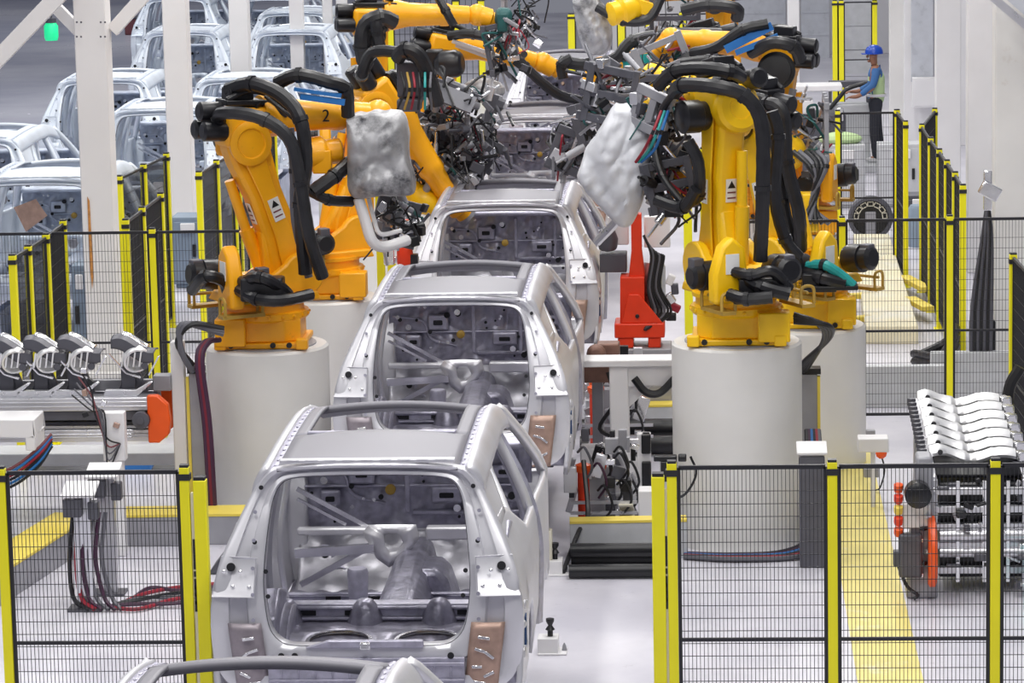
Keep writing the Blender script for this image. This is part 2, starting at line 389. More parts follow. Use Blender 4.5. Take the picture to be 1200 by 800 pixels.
def make_car(label):
    t = thing('bare_car', label, 'car body', (0, 0, 0))
    # side panels: lower body side with wheel arch, rising into the quarter panel
    for s in (-1, 1):
        q = MB()
        def side(u, v):
            yn = .12*(1-u)+3.55*u
            z = ZLOW(yn)*(1-v)+BELT(yn)*v
            y = yn+(YRE(z)-.12)*(1-u)**3
            x = SX(z) + (.012*math.exp(-((abs(yn-.98)-.43)/.07)**2) if z < .9 else 0) - .10*max(0, (yn-3.0)/.55)**2*.3
            return V((s*x, y, z))
        q.grid(side, 70, 22)
        # D pillar outer skin between quarter glass and tail
        def dp(u, v):
            z = 1.36+v*.27; f = interp(z, [1.36, 1.62], [.72, 1.05]); y = YRE(z)*(1-u)+f*u
            return V((s*SX(z), y, z))
        q.grid(dp, 8, 8)
        sp = q.build('side_panel', 'body', t, solid=.035)
        # pillars
        for (ya, yb, yc, yd, za) in ((.885, .935, 1.13, 1.175, 1.27), (1.96, 2.09, 2.03, 2.13, 1.08), (3.38, 3.52, 2.66, 2.78, 1.04)):
            q = MB()
            def pl(u, v):
                z = za+v*(1.64-za); a = ya+(yc-ya)*v**1.15; c = yb+(yd-yb)*v**1.15
                return V((s*(SX(z)-.004), a*(1-u)+c*u, z))
            q.grid(pl, 3, 12); q.build('window_pillar', 'body', t, solid=.06)
        q = MB()                                   # cant rail under the roof edge
        def rail(u, v):
            y = .39+u*2.43; zt = RZ(.55, y)+.012
            a_ = v*1.25; x = .59+.105*math.sin(a_)/math.sin(1.25); z = zt-.155*(1-math.cos(a_))/(1-math.cos(1.25))
            return V((s*x, y, z))
        q.grid(rail, 30, 6); q.build('cant_rail', 'body', t, solid=.05)
        # A pillar foot and door sill
        q = MB(); q.prism([(3.3, .3), (3.62, .3), (3.62, 1.02), (3.42, 1.06), (3.3, .8)], s*.74, s*.90, 'YZ'); q.build('hinge_pillar', 'body', t, bevel=.02)
        # roof ditch with spot weld studs
        q = MB()
        q.grid(lambda u, v: V((s*(.535+u*.055), .40+v*2.42, RZ(.55, .40+v*2.42)-.008)), 2, 20)
        for k in range(17):
            yk = .5+k*.135; vv = (yk-.4)/2.4
            q.ball((s*.563, yk, RZ(.55, yk)-.006), (.012, .03, .006), 6)
        q.build('roof_ditch', 'inner', t, solid=.01)
        # inner wheel house and inner quarter frame
        q = MB()
        def wh(u, v):
            a = PI*u; return V((s*(.88-.32*v), .98-.43*math.cos(a), .34+.43*math.sin(a)*(1-.12*v*v)))
        q.grid(wh, 16, 5)
        def whc(u, v):
            a = PI*u; return V((s*.56, .98-.43*v*math.cos(a), .34+.378*math.sin(a)*v))
        q.grid(whc, 16, 3); q.build('wheel_house', 'inner', t, solid=.012)
        q = MB()
        q.prism([(.34, .7), (1.0, .72), (1.15, .95), (.95, 1.25), (.62, 1.33), (.36, 1.3), (.3, 1.05)], s*.80, s*.83, 'YZ')
        q.build('inner_quarter', 'inner', t, bevel=.01)
        q = MB()
        q.tube([(s*.86, 1.99, .35), (s*.88, 2.0, .9), (s*.80, 2.04, 1.25), (s*.62, 2.09, 1.62)], lambda k: .075-.03*k, 8, 6); q.build('inner_pillar', 'inner', t)
        # tail lamp pocket, its hole, bumper corner, patches
        q = MB()
        q.add([(s*.655, .105, 1.03), (s*.915, .150, 1.03), (s*.865, .215, 1.21), (s*.645, .160, 1.21), (s*.655, .075, .99), (s*.915, .100, .99), (s*.64, .150, 1.22), (s*.862, .205, 1.22)],
              [(0, 1, 2, 3), (4, 5, 1, 0), (6, 7, 2, 3), (4, 6, 3, 0), (5, 7, 2, 1)])
        lp = q.build('lamp_pocket', 'white' if False else 'body', t, bevel=.01, solid=.008)
        q = MB(); q.lathe([(.026, 0), (.026, .012)], (s*.80, .158, 1.16), (0, -1, .2), 14); q.build('hole', 'hole', lp)
        for k in range(4):
            q = MB(); q.lathe([(.010, 0), (.012, .006), (.004, .012)], (s*(.69+.05*k), .112+.008*k, 1.05+.09*(k % 2)), (0, -1, .1), 8); q.build('weld_stud', 'chrome', lp)
        q = MB(); q.grid(lambda u, v: V((s*(.57+.20*u+.05*v), .045-.012*math.sin(PI*u)+.03*v*v, .44+.40*v)), 6, 8)
        cp = q.build('copper_patch', 'copper' if s > 0 else 'mauve', t, solid=.012)
        q = MB()
        for (xa, za, xb, zb) in ((.66, .76, .73, .75), (.64, .69, .70, .67), (.70, .67, .75, .63), (.62, .58, .68, .58), (.69, .52, .75, .55), (.63, .49, .70, .48)):
            q.beam((s*xa, .034, za), (s*xb, .034, zb), .012, .018)
        q.build('pressed_rib', 'chrome', cp, bevel=.003)
        q = MB(); q.box((s*.924, .30, .74), (.016, .10, .17), rz=s*.03); q.build('bumper_slot', 'navy', t)
        for (yy, zz, rr) in ((.22, .62, .035), (.26, .90, .03), (.42, .62, .03), (.18, .80, .025), (.42, .86, .03)):
            q = MB(); q.lathe([(rr, -.01), (rr*.9, .008), (rr*.5, .014)], (s*SX(zz), yy, zz), (s, -.2, 0), 14); q.build('bumper_boss', 'body', t)
        q = MB()
        for k in range(5): q.lathe([(.012, 0), (.012, .008)], (s*.665, YRE(.7+.16*k)-.05+.02*k, .86+.15*k), (0, -1, .25), 8)
        q.build('weld_spot', 'inner', t)
        q = MB(); q.beam((s*.45, 3.45, .48), (s*.42, 4.3, .50), .10, .13); q.build('front_rail', 'inner', t, bevel=.01)
        q = MB(); q.lathe([(.24, .35), (.22, .72), (.15, .80), (.06, .80)], (s*.60, 3.72, 0), (0, 0, 1), 18); q.build('strut_tower', 'inner', t)
    for s in (-1, 1):                                # inner side reinforcement strips and gussets seen through the tailgate
        q = MB(); q.tube([(s*.70, 1.05, .62), (s*.73, 1.12, 1.0), (s*.69, 1.18, 1.35), (s*.60, 1.25, 1.66)], .045, 8, 5); q.tube([(s*.66, 1.6, .5), (s*.70, 1.6, 1.0), (s*.60, 1.7, 1.6)], .02, 6, 5); q.build('inner_strut', 'body', t)
        q = MB(); q.prism([(.55, .56), (1.1, .56), (1.1, .80), (.85, .86), (.6, .74)], s*.60, s*.72, 'YZ'); q.build('inner_gusset', 'inner', t, bevel=.02)
    q = MB(); q.prism([(-.10, .30), (-.05, .50), (.0, .57), (.22, .57), (.28, .50), (.34, .30)], 2.5, 2.95); cn = q.build('seat_tunnel_hump', 'floorpan', t, bevel=.04)
    q = MB(); q.box((.10, 2.49, .52), (.10, .02, .03)); q.build('plate', 'chrome', cn); q = MB(); q.box((.10, 2.49, .46), (.12, .02, .015)); q.build('slot', 'hole', cn)
    # tail frame: ring between outline of the tail and the tailgate opening
    OUT = [(0, .03, .44), (.3, .03, .44), (.55, .04, .44), (.78, .06, .45), (.90, .11, .58), (.925, .11, .82), (.91, .135, 1.02), (.865, .2, 1.2), (.775, .30, 1.4), (.69, .37, 1.56), (.60, .395, 1.68), (.50, .38, 1.715), (.25, .36, 1.735), (0, .355, 1.74)]
    INN = [(0, .06, .70), (.24, .06, .70), (.40, .06, .70), (.50, .075, .715), (.575, .10, .79), (.605, .13, .93), (.615, .17, 1.08), (.605, .22, 1.24), (.585, .28, 1.41), (.56, .34, 1.54), (.51, .375, 1.62), (.42, .385, 1.65), (.22, .385, 1.66), (0, .385, 1.662)]
    def loop(P):
        p = spline(P, 4); return p + [V((-a.x, a.y, a.z)) for a in reversed(p[1:-1])]
    O, I = loop(OUT), loop(INN); n = len(O)
    rings = []
    for f, dy in ((0, .05), (0, .0), (.10, -.018), (.34, -.012), (.36, .018), (.66, .028), (.70, -.004), (.90, -.012), (1.0, .0), (1.02, .03), (1.03, .085)):
        rings.append([O[i].lerp(I[i], f)+V((0, dy, 0)) for i in range(n)])
    q = MB(); vs = [p for r in rings for p in r]
    q.add(vs, [(k*n+i, k*n+(i+1) % n, (k+1)*n+(i+1) % n, (k+1)*n+i) for k in range(len(rings)-1) for i in range(n)])
    tf = q.build('tail_frame', 'body', t, solid=.008, angle=50)
    q = MB()                                        # black rubber-like seam along the opening
    q.tube([tuple(I[i]+V((0, .012, 0))) for i in range(0, n, 2)]+[tuple(I[0]+V((0, .012, 0)))], .006, 6, 2); q.build('opening_seam', 'dgrey', tf)
    for x, z, y in ((.575, 1.0, .08), (.59, 1.14, .125), (-.575, 1.0, .08), (-.59, 1.14, .125), (.63, 1.60, .335), (-.63, 1.60, .335), (.66, 1.3, .2), (-.66, 1.3, .2)):
        q = MB(); q.lathe([(.014, 0), (.014, .006)], (x, y, z), (0, -1, .2), 10); q.build('bolt_hole', 'hole', tf)
    # rear panel below the sill with its ribs
    q = MB(); q.bb(-.58, .58, .015, .045, .44, .64)
    q.bb(-.58, .58, .0, .03, .595, .615); q.bb(-.58, .58, .0, .03, .50, .515)
    for k in range(-5, 6): q.bb(k*.1-.004, k*.1+.004, .004, .03, .52, .60)
    rpn = q.build('rear_panel', 'inner', t, bevel=.006)
    for x in (-.42, .50, -.5):
        q = MB(); q.lathe([(.02, 0), (.02, .008)], (x, .016, .655), (0, -1, 0), 12); q.build('hole', 'hole', rpn)
    q = MB(); q.bb(-.22, .34, .02, .06, .70, .745); q.prism([(-.36, .70), (-.22, .745), (-.22, .70)], .02, .06); q.build('latch_panel', 'inner', t, bevel=.008)
    q = MB(); q.box((.0, .0, .72), (.06, .05, .04)); q.build('latch', 'chrome', t, bevel=.006)
    # roof panel with sunroof opening
    q = MB()
    def patch(xa, xb, ya, yb, nx, ny, x2a=None, x2b=None):
        q.grid(lambda u, v: V((xa*(1-u)+xb*u, ya*(1-v)+yb*v, RZ(xa*(1-u)+xb*u, ya*(1-v)+yb*v))), nx, ny)
    patch(-.54, .54, .37, 1.24, 16, 14); patch(-.54, -.46, 1.24, 2.40, 3, 12); patch(.46, .54, 1.24, 2.40, 3, 12)
    rf = q.build('roof_panel', 'roof', t, solid=.02)
    q = MB(); q.grid(lambda u, v: V((-.56+1.12*u, 2.40+.44*v, RZ(-.56+1.12*u, 2.40+.44*v)-.02*v)), 16, 6)
    q.build('windscreen_header', 'roof', t, solid=.05)
    q = MB(); q.bb(-.52, .52, .365, .43, 1.735, 1.757)
    for k in range(-4, 5): q.bb(k*.11-.035, k*.11+.035, .360, .40, 1.752, 1.760)
    q.build('roof_lip', 'body', t, bevel=.008)
    q = MB(); q.bb(-.46, .46, 1.24, 1.29, 1.715, 1.755); q.build('sunroof_bow', 'inner', t, bevel=.008)
    # floor
    q = MB()
    def flo(u, v):
        x = -.84+1.68*u; y = .10+v*3.3
        z = .56 if y < 1.2 else (.56-.26*min(1, (y-1.2)/.22))
        for cx_ in (-.24, .30):
            r = math.hypot((x-cx_)/.21, (y-.72)/.24)
            if r < 1: z -= .12*min(1, (1-r)*3)
        z += .008*math.sin(x*38)*(1 if y > 1.5 else .3)+.006*math.sin(y*24)
        tn = max(0, 1-abs(x)/.18)
        if y > 1.5: z += .16*min(1, tn*1.6)
        return V((x, y, z))
    q.grid(flo, 60, 80); fp = q.build('floor_pan', 'floorpan', t, solid=.01, angle=60)
    for cx_ in (-.24, .30):
        q = MB(); q.lathe([(.20, 0), (.235, .012), (.225, .03), (.20, .03)], (0, 0, 0), (0, 0, 1), 28, cap=False); 
        q.v = [V((cx_+p.x*.9, .72+p.y*1.05, .553+p.z*.6)) for p in q.v]; q.build('well_ring', 'chrome', fp)
        q = MB(); q.lathe([(.15, 0), (.15, .004)], (cx_, .72, .452), (0, 0, 1), 20); q.build('well_plate', 'ochre', fp)
    for (yy, zz, hh, nm) in ((1.22, .60, .16, 0), (1.95, .36, .13, 1), (2.55, .36, .12, 2)):
        q = MB(); q.bb(-.80, .80, yy-.06, yy+.06, zz-.1, zz+hh-.1+.02); q.bb(-.80, .80, yy-.09, yy-.05, zz-.02, zz+.005); q.bb(-.8, .8, yy-.085, yy-.05, zz+.05, zz+.07)
        cm = q.build('cross_member', 'inner', t, bevel=.012)
        for x in (-.48, -.2, .5):
            q = MB(); q.box((x, yy-.062, zz+.025), (.10, .01, .03)); q.build('slot', 'hole', cm)
    for x in (-.62, -.12, .34, .66):
        q = MB(); q.lathe([(.13, 0), (.11, .05), (.08, .12), (.05, .16), (.02, .17)], (x, 1.16, .55), (0, -.1, 1), 14); q.build('seat_mount', 'floorpan', t)
    q = MB(); q.prism([(-.20, .28), (-.12, .50), (-.06, .55), (.10, .55), (.16, .50), (.24, .28)], 1.45, 3.3); 
    q.v = [V((p.x*(1-.12*(p.y-1.45)), p.y, p.z+.04*(p.y-1.45))) for p in q.v]; tn = q.build('tunnel', 'floorpan', t, bevel=.03)
    for x in (-.07, .10):
        q = MB(); q.lathe([(.045, 0), (.045, .01)], (x, 1.448, .45), (0, -1, 0), 14); q.build('tunnel_hole', 'hole', tn)
    # firewall, cowl and dash bracket
    rnd = random.Random(5)
    q = MB()
    def fw(u, v):
        x = -.80+1.6*u; z = .64+v*.64; y = 3.40-.35*max(0, .62-z)/.34*.6
        y += .018*math.sin(x*13+2)*math.sin(z*17)+.012*math.sin(x*31)*(z > .7)+.006*math.sin(x*47+3*math.sin(z*20))*math.sin(z*43)+(.012 if math.sin(x*60) > .3 and z > .98 and x > .05 else 0)
        return V((x, y, z))
    q.grid(fw, 110, 40); fwl = q.build('firewall', 'inner', t, solid=.015, angle=60)
    q = MB()
    for x in (-.05, .36): q.bb(x-.018, x+.018, 3.33, 3.38, .78, 1.2)
    q.bb(-.76, .76, 3.335, 3.38, .955, .972); q.bb(-.02, .78, 3.33, 3.38, .76, .79)
    q.tube([(.40, 3.345, 1.0), (.50, 3.345, .96), (.56, 3.345, .87), (.78, 3.345, .86)], .018, 6)
    q.tube([(-.76, 3.345, 1.1), (-.5, 3.345, 1.06), (-.42, 3.345, .9), (-.2, 3.345, .84)], .014, 6)
    q.build('rib', 'inner', fwl, bevel=.008)
    for k in range(40):
        x = rnd.uniform(-.74, .74); z = rnd.uniform(.72, 1.2); r = rnd.choice((.010, .013, .018, .026))
        q = MB(); q.lathe([(r, 0), (r, .02)], (x, 3.33-.21*max(0, .62-z)/.34, z), (0, -1, .1), 12); q.build('opening', 'hole' if k % 3 else 'chrome', fwl)
    for (x, z, a, c) in ((-.36, 1.05, .09, .07), (.22, .90, .11, .06), (.62, 1.06, .09, .05), (-.58, .88, .07, .06)):
        q = MB(); q.bb(x-a, x+a, 3.31, 3.36, z-c, z+c); pl = q.build('pressing', 'inner', fwl, bevel=.02)
        q = MB(); q.box((x, 3.305, z), (a*.9, .02, c*.6)); q.build('slot', 'hole', pl, bevel=.008)
    q = MB(); q.lathe([(.036, 0), (.036, .03), (.02, .04)], (-.16, 3.30, .95), (0, -1, 0), 16); q.build('grommet', 'ochre', fwl)
    q = MB()
    def toe(u, v):
        x = -.80+1.6*u; z = .27+v*.39
        y = 3.36-.40*(1-v)**1.6+.02*math.sin(x*15+1)*math.sin(z*22)-.05*math.exp(-((abs(x-.45)-.0)/.16)**2)*math.sin(PI*v)
        return V((x, y, z))
    q.grid(toe, 60, 24); tb = q.build('toe_board', 'toe', t, solid=.012, angle=60)
    for x, z, r in ((-.62, .50, .05), (-.50, .40, .03), (.62, .52, .045), (.40, .46, .025), (-.3, .55, .025)):
        q = MB(); q.lathe([(r*1.4, 0), (r*1.4, .012), (r, .02), (r*.9, .004)], (x, 3.27-.1*(z < .45), z), (0, -1, .3), 18); q.build('plug', 'inner', tb)
        q = MB(); q.lathe([(r*.5, 0), (r*.5, .022)], (x, 3.27-.1*(z < .45), z), (0, -1, .3), 12); q.build('hole', 'hole', tb)
    q = MB(); q.bb(-.78, .78, 3.18, 3.40, 1.24, 1.29); q.build('cowl', 'inner', t, bevel=.02)
    q = MB(); q.bb(-.78, -.16, 3.02, 3.10, .69, .74); q.bb(.10, .78, 2.98, 3.08, .66, .75); q.build('dash_beam', 'body', t, bevel=.015)
    hexo = [(-.20, .93), (.12, .93), (.14, .84), (.02, .68), (-.07, .64), (-.15, .70), (-.24, .88)]; hexi = [(-.10, .875), (.005, .875), (.03, .81), (-.01, .755), (-.06, .745), (-.09, .785)]
    q = MB()
    for i in range(24):
        pass
    def along(P, u):
        k = u*len(P); i = int(k) % len(P); f = k-int(k); a = P[i]; c = P[(i+1) % len(P)]; return (a[0]+(c[0]-a[0])*f, a[1]+(c[1]-a[1])*f)
    o2 = [along(hexo, (i+.0)/42) for i in range(42)]
    import cmath
    ce = (-.04, .81)
    i2 = []
    for p in o2:
        ang = math.atan2(p[1]-ce[1], p[0]-ce[0]); best = min((along(hexi, j/120) for j in range(120)), key=lambda r: abs(cmath.phase(cmath.exp(1j*(math.atan2(r[1]-ce[1], r[0]-ce[0])-ang))))); i2.append(best)
    q.add([(p[0]-.08, 2.95, p[1]-.15) for p in o2]+[(p[0]-.08, 2.93, p[1]-.15) for p in i2], [(i, (i+1) % 42, 42+(i+1) % 42, 42+i) for i in range(42)])
    q.build('console_bracket', 'body', t, solid=.012, angle=20)
    q = MB(); q.beam((-.75, 2.9, .38), (-.28, 2.98, .62), .02, .04); q.beam((-.78, 3.1, 1.0), (-.28, 3.1, .72), .02, .03); q.beam((-.78, 3.1, .93), (-.45, 3.1, .75), .02, .02); q.beam((-.78, 2.9, .60), (-.25, 2.95, .62), .05, .06); q.build('brace', 'chrome', t)
    q = MB(); q.lathe([(.06, 0), (.07, .28), (.06, .30)], (-.28, 2.2, .36), (0, 0, 1), 16); q.build('floor_bracket', 'inner', t)
    # underbody beam at the very front
    q = MB(); q.bb(-.55, .55, 4.26, 4.34, .42, .58); q.build('front_beam', 'inner', t, bevel=.02)
    return t
LIFT = .5
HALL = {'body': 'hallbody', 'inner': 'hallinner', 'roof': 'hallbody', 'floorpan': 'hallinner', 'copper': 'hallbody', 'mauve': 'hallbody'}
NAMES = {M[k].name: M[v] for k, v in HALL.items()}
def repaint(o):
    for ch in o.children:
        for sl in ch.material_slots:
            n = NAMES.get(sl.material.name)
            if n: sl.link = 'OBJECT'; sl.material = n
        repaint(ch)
car = make_car('nearest whole bare steel car body, open tailgate facing the camera, above the front gate posts')
car.location = (-2.09, 18.85, LIFT)
car['group'] = 'bare car bodies on the line'
for lab, x, y, z in (('car body cut off by the bottom edge, only its roof front seen', -2.10, 12.40, LIFT),
                  ('second whole car body of the line, tailgate opening cut by the roof before it', -2.09, 25.27, LIFT),
                  ('third car body of the line, beside the red upright jig', -2.06, 31.05, LIFT),
                  ('fourth car body of the line, under the pale covered robot tool', -2.12, 39.3, LIFT),
                  ('farthest car body of the line, mostly behind crossing robot arms', -2.15, 47.3, LIFT)):
    copy_tree(car, None, lab, (x, y, z))
# carriers under the bodies
def skid(y, lab):
    t = thing('car_skid', lab, 'carrier', (-2.09, y, 0), 0, 'carriers under the car bodies')
    for s in (-1, 1):
        q = MB(); q.bb(s*.5-.05, s*.5+.05, .2, 4.2, .28, .40); q.build('runner', 'dgrey', t, bevel=.01)
        for yy in (.5, 3.3):
            q = MB(); q.bb(s*.55-.04, s*.55+.04, yy-.05, yy+.05, .40, .78); q.build('support_post', 'grey', t, bevel=.006)
    for yy in (.5, 2.2, 3.9):
        q = MB(); q.bb(-.6, .6, yy-.06, yy+.06, .14, .28); q.build('cross_bar', 'dgrey', t, bevel=.01)
    q = MB(); q.bb(-.45, -.35, .1, 4.3, 0, .14); q.bb(.35, .45, .1, 4.3, 0, .14); q.build('floor_rail', 'grey', t)
    return t
for i, y in enumerate((18.85, 25.27, 31.05, 39.3)):
    skid(y, 'dark steel carrier under the ' + ('nearest whole', 'second', 'third', 'fourth')[i]+' car body of the line')
# white bare bodies parked in the hall, left
for lab, x, y, rz in (('white bare body behind the first white column, topmost roof left of it', -9.05, 48.2, .0),
        ('white bare body straddled by the second white column, far back in the hall', -9.36, 57.6, 0),
        ('white bare body between second and third white column, above the black robot hoses', -6.94, 47.9, .0),
        ('white bare body at the top between third and fourth column', -7.39, 57.3, 0),
        ('white bare body at the top edge between second and third column', -10.95, 67, 0),
        ('white bare body at the left picture edge with its roof cut off by the frame', -9.25, 40.0, .0),
        ('white bare body behind the left black mesh fence, brown sheet hung on it', -7.5, 35.7, .0),
        ('white bare body low behind the first column, right above the yellow topped fence', -7.4, 43.4, .0),
        ('white bare body far away between third and fourth column, above another', -9.0, 66.7, 0),
        ('white bare body far away beyond the fifth column', -7.95, 62.1, 0)):
    c = copy_tree(car, None, lab, (x, y, .25), rz); repaint(c); c['group'] = 'bare car bodies parked in the hall'
    for s in (-1, 1):
        q = MB(); q.bb(s*.5-.05, s*.5+.05, .3, 4.1, -.25, .26); q.build('dolly_runner', 'hallinner', c)
# ------------------------------------------------------------------ plinths
def plinth(x, y, h, r, lab):
    t = thing('plinth', lab, 'plinth', (x, y, 0), 0, 'round white robot plinths')
    q = MB(); q.lathe([(r, 0), (r, h-.02), (r-.02, h)], n=64); q.build('drum', 'concrete', t)
    q = MB(); q.lathe([(r*.8, h), (r*.8, h+.012)], n=48); q.build('top_plate', 'grey', t)
    return t
plinth(.14, 26.85, 1.66, .53, 'round white plinth under the front right robot, nearest to the gate posts')
plinth(.8, 30.0, 1.27, .53, 'round white plinth behind and right of the front right one')
plinth(-3.89, 28.1, 1.46, .53, 'round white plinth under the front left robot')
plinth(-3.85, 32.2, 1.24, .5, 'round white plinth half hidden behind the second car body, left')
for i, (x, y, h) in enumerate(((.88, 36.8, 1.19), (.3, 38.6, 1.14), (.3, 47.5, 1.19), (-4.2, 38.8, 1.49), (-3.68, 41.0, .99))):
    plinth(x, y, h, .5, 'white plinth in the background under ' + ('the right robot with the black disc elbow', 'the robot reaching left across the line', 'the farthest right robot', 'the top left robot', 'the left robot reaching right over the line')[i])

# ------------------------------------------------------------------ robots
JX, JZ, LL, OFF, FL = .26, .60, 1.22, .22, 1.25
t_fore = []
def robot(label, loc, yaw, lean, pitch, paint, side=1, wrist=-.9, box=(.3, -.3), mside=None, cap=False):
    yaw = math.radians(yaw); lean = math.radians(lean); pitch = math.radians(pitch)
    t = thing('welding_robot', label, 'robot', loc, yaw, 'yellow welding robots')
    B = Mx.Rotation(-yaw, 4, 'Z')
    q = MB(B); q.bb(-.36, .36, -.36, .36, 0, .05); q.prism([(-.32, -.2), (-.2, -.32), (.2, -.32), (.32, -.2), (.32, .2), (.2, .32), (-.2, .32), (-.32, .2)], .05, .24, 'XY')
    q.bb(-.40, -.30, -.40, -.30, 0, .09); q.bb(.30, .40, -.40, -.30, 0, .09)
    bs = q.build('base', paint, t, bevel=.012)
    q = MB(B); q.box((box[0], box[1], .15), (.26, .22, .24)); q.build('connector_box', paint, bs, bevel=.012)
    for s in (-.26, .1, .24):
        q = MB(B); q.lathe([(.025, 0), (.025, .02)], (s, -.36, .035), (0, -1, 0), 8); q.build('foot_bolt', 'black', bs)
    q = MB(); q.lathe([(.35, .22), (.37, .24), (.37, .29), (.33, .30), (.33, .36), (.36, .37), (.36, .40)], n=40)
    for k in range(20):
        a = 2*PI*k/20; q.ball((.372*math.cos(a), .372*math.sin(a), .265), .016, 6)
    q.build('turntable', paint, t)
    # carriage with two cheeks
    q = MB(); q.prism([(-.42, .38), (.40, .38), (.36, .46), (-.36, .46)], -.30, .30); q.box((-.12, 0, .52), (.36, .44, .16))
    for s in (-1, 1):
        ck = [(-.26, .44)]+[(JX+.19*math.cos(a), JZ+.19*math.sin(a)) for a in [math.radians(d) for d in range(150, -61, -15)]]+[(.30, .42)]
        ck[0] = (-.30, .44); q.prism(ck, s*.17, s*.26)
    cg = q.build('carriage', paint, t, bevel=.018)
    q = MB(); q.prism([(side*.12, .38), (side*.46, .38), (side*.46, .62), (side*.39, .84), (side*.29, .92), (side*.18, .82)], -.50, -.37, 'YZ'); q.build('fin', paint, cg, bevel=.03)
    q = MB(); q.box((-.503, side*.30, .70), (.006, .12, .16)); q.build('name_plate', 'wlabel', cg)
    # motors on the carriage
    for (x, y, z, ax, r, l) in ((-.22, side*.30, .58, (0, side, 0), .12, .24), (-.34, -side*.16, .60, (-1, 0, .1), .13, .30)):
        q = MB(); q.lathe([(r*.9, 0), (r, .03), (r, l*.6), (r*.86, l*.62), (r*.86, l*.9), (r*.6, l)], (x, y, z), ax, 20); m_ = q.build('motor', 'black', t)
        q = MB(); q.box((x+ax[0]*l*.75, y+ax[1]*l*.75, z+.11), (.10, .10, .08)); q.build('plug', 'dgrey', m_, bevel=.01)
    for s in (-1, 1):                                 # ochre step brackets with lug rings
        q = MB(); x = -.40; y = s*.36
        q.bb(x-.16, x+.22, y-.06, y+.06, .30, .33)
        for xx in (x-.14, x+.2): q.tube([(xx, y-.06, .33), (xx, y-.05, .46), (xx, y+.05, .46), (xx, y+.06, .33)], .014, 6)
        q.tube([(x-.14, y, .42), (x+.2, y, .42)], .014, 6); q.build('step_bracket', 'ochre', t)
    # lower arm
    A = Mx.Translation((JX, 0, JZ)) @ Mx.Rotation(lean, 4, 'Y')
    def arm_outline(rb, wm, rt):
        p = [(rb*math.cos(math.radians(d)), rb*math.sin(math.radians(d))) for d in range(200, 341, 14)]
        p += [(rb*.95, .12), (wm, .40), (wm*.95, .75), (rt*.95, LL-.12)]
        p += [(rt*math.cos(math.radians(d)), LL+rt*math.sin(math.radians(d))) for d in range(0, 181, 15)]
        p += [(-rt*1.0, LL-.14), (-wm*1.02, .75), (-wm*1.12, .40), (-rb*1.0, .12)]
        return p
    q = MB(A); q.prism(arm_outline(.22, .150, .19), -.115, .115); q.prism([(-.30, -.02), (.26, -.02), (.20, .22), (.15, .48), (-.16, .48), (-.24, .2)], -.105, .105); ar = q.build('lower_arm', paint, t, bevel=.035)
    q = MB(A); q.prism(arm_outline(.12, .075, .10), side*.13, side*.15); q.build('arm_rib', paint, ar, bevel=.01)
    q = MB(A); q.tube([(-.24, -side*.06, .02), (-.24, -side*.06, .5)], .062, 14); q.tube([(-.24, -side*.06, .5), (-.22, -side*.06, .95)], .045, 12); q.build('counterbalance', paint, t)
    q = MB(A); q.box((.01, side*.155, .60), (.10, .006, .20)); lb = q.build('warning_label', 'wlabel', ar)
    q = MB(A); q.prism([(-.025, .625), (.045, .625), (.01, .685)], side*.159, side*.161); q.build('warning_triangle', 'black', lb)
    q = MB(A); q.box((-.166, .0, .62), (.006, .10, .19)); l2 = q.build('warning_label', 'wlabel', ar)
    q = MB(A); q.prism([(-.035, .64), (.035, .64), (.0, .70)], -.171, -.168, 'YZ'); q.build('warning_triangle', 'black', l2)
    q = MB(A)
    for k in range(2): q.box((-.1695, 0, .605-k*.045), (.003, .075, .012))
    q.build('print_line', 'brownred', l2)
    q = MB(A)
    for k in range(2): q.box((.01, side*.1595, .585-k*.045), (.075, .003, .012))
    q.build('print_line', 'brownred', lb)
    q = MB(A); q.lathe([(.13, 0), (.15, .03), (.15, .08), (.11, .10)], (0, side*.13, 0), (0, side, 0), 24); q.build('joint_cover', paint, ar)
    # elbow
    J3 = A @ V((0, 0, LL))
    E_ = Mx.Translation(J3) @ Mx.Rotation(-pitch, 4, 'Y')
    q = MB(E_); q.box((-.02, 0, .13), (.40, .34, .34)); q.box((-.02, -side*.20, .02), (.30, .12, .32))
    el = q.build('elbow', paint, t, bevel=.05)
    ms = side if mside is None else mside
    q = MB(E_); q.lathe([(.11, 0), (.12, .02), (.12, .07), (.135, .08), (.135, .22), (.11, .24), (.05, .25)], (0, ms*.15, 0), (0, ms, 0), 28); q.build('elbow_motor', 'black', el)
    q = MB(E_); q.lathe([(.18, 0), (.19, .02), (.19, .05), (.15, .065), (.13, .065), (.12, .05), (.03, .055)], (0, -ms*.13, 0), (0, -ms, 0), 28); q.build('joint_disc', paint, el)
    if cap:
        q = MB(E_); q.lathe([(.19, -.06), (.20, .0), (.20, .05), (.17, .08), (.10, .085), (.09, .07), (.02, .075)], (-.20, -.02*side, .02), (-1, 0, 0), 28); q.box((-.20, 0, .23), (.08, .07, .06)); q.build('elbow_cap', paint, el)
    for (y, z) in ((-.10, .10), (.10, .10), (0, .26)) if not cap else ((.12, .22), (-.15, .24)):
        q = MB(E_); q.lathe([(.075, 0), (.085, .02), (.085, .20), (.06, .22)], (-.20, y, z), (-1, 0, 0), 14); q.build('wrist_motor', 'black', el)
    q = MB(E_); q.box((.04, 0, .34), (.50, .26, .05)); q.tube([(-.2, -.1, .36), (.0, -.1, .44), (.25, -.1, .4)], .03, 8); q.box((-.05, .02, .41), (.22, .20, .10)); q.build('hose_clamp', 'black', el, bevel=.012)
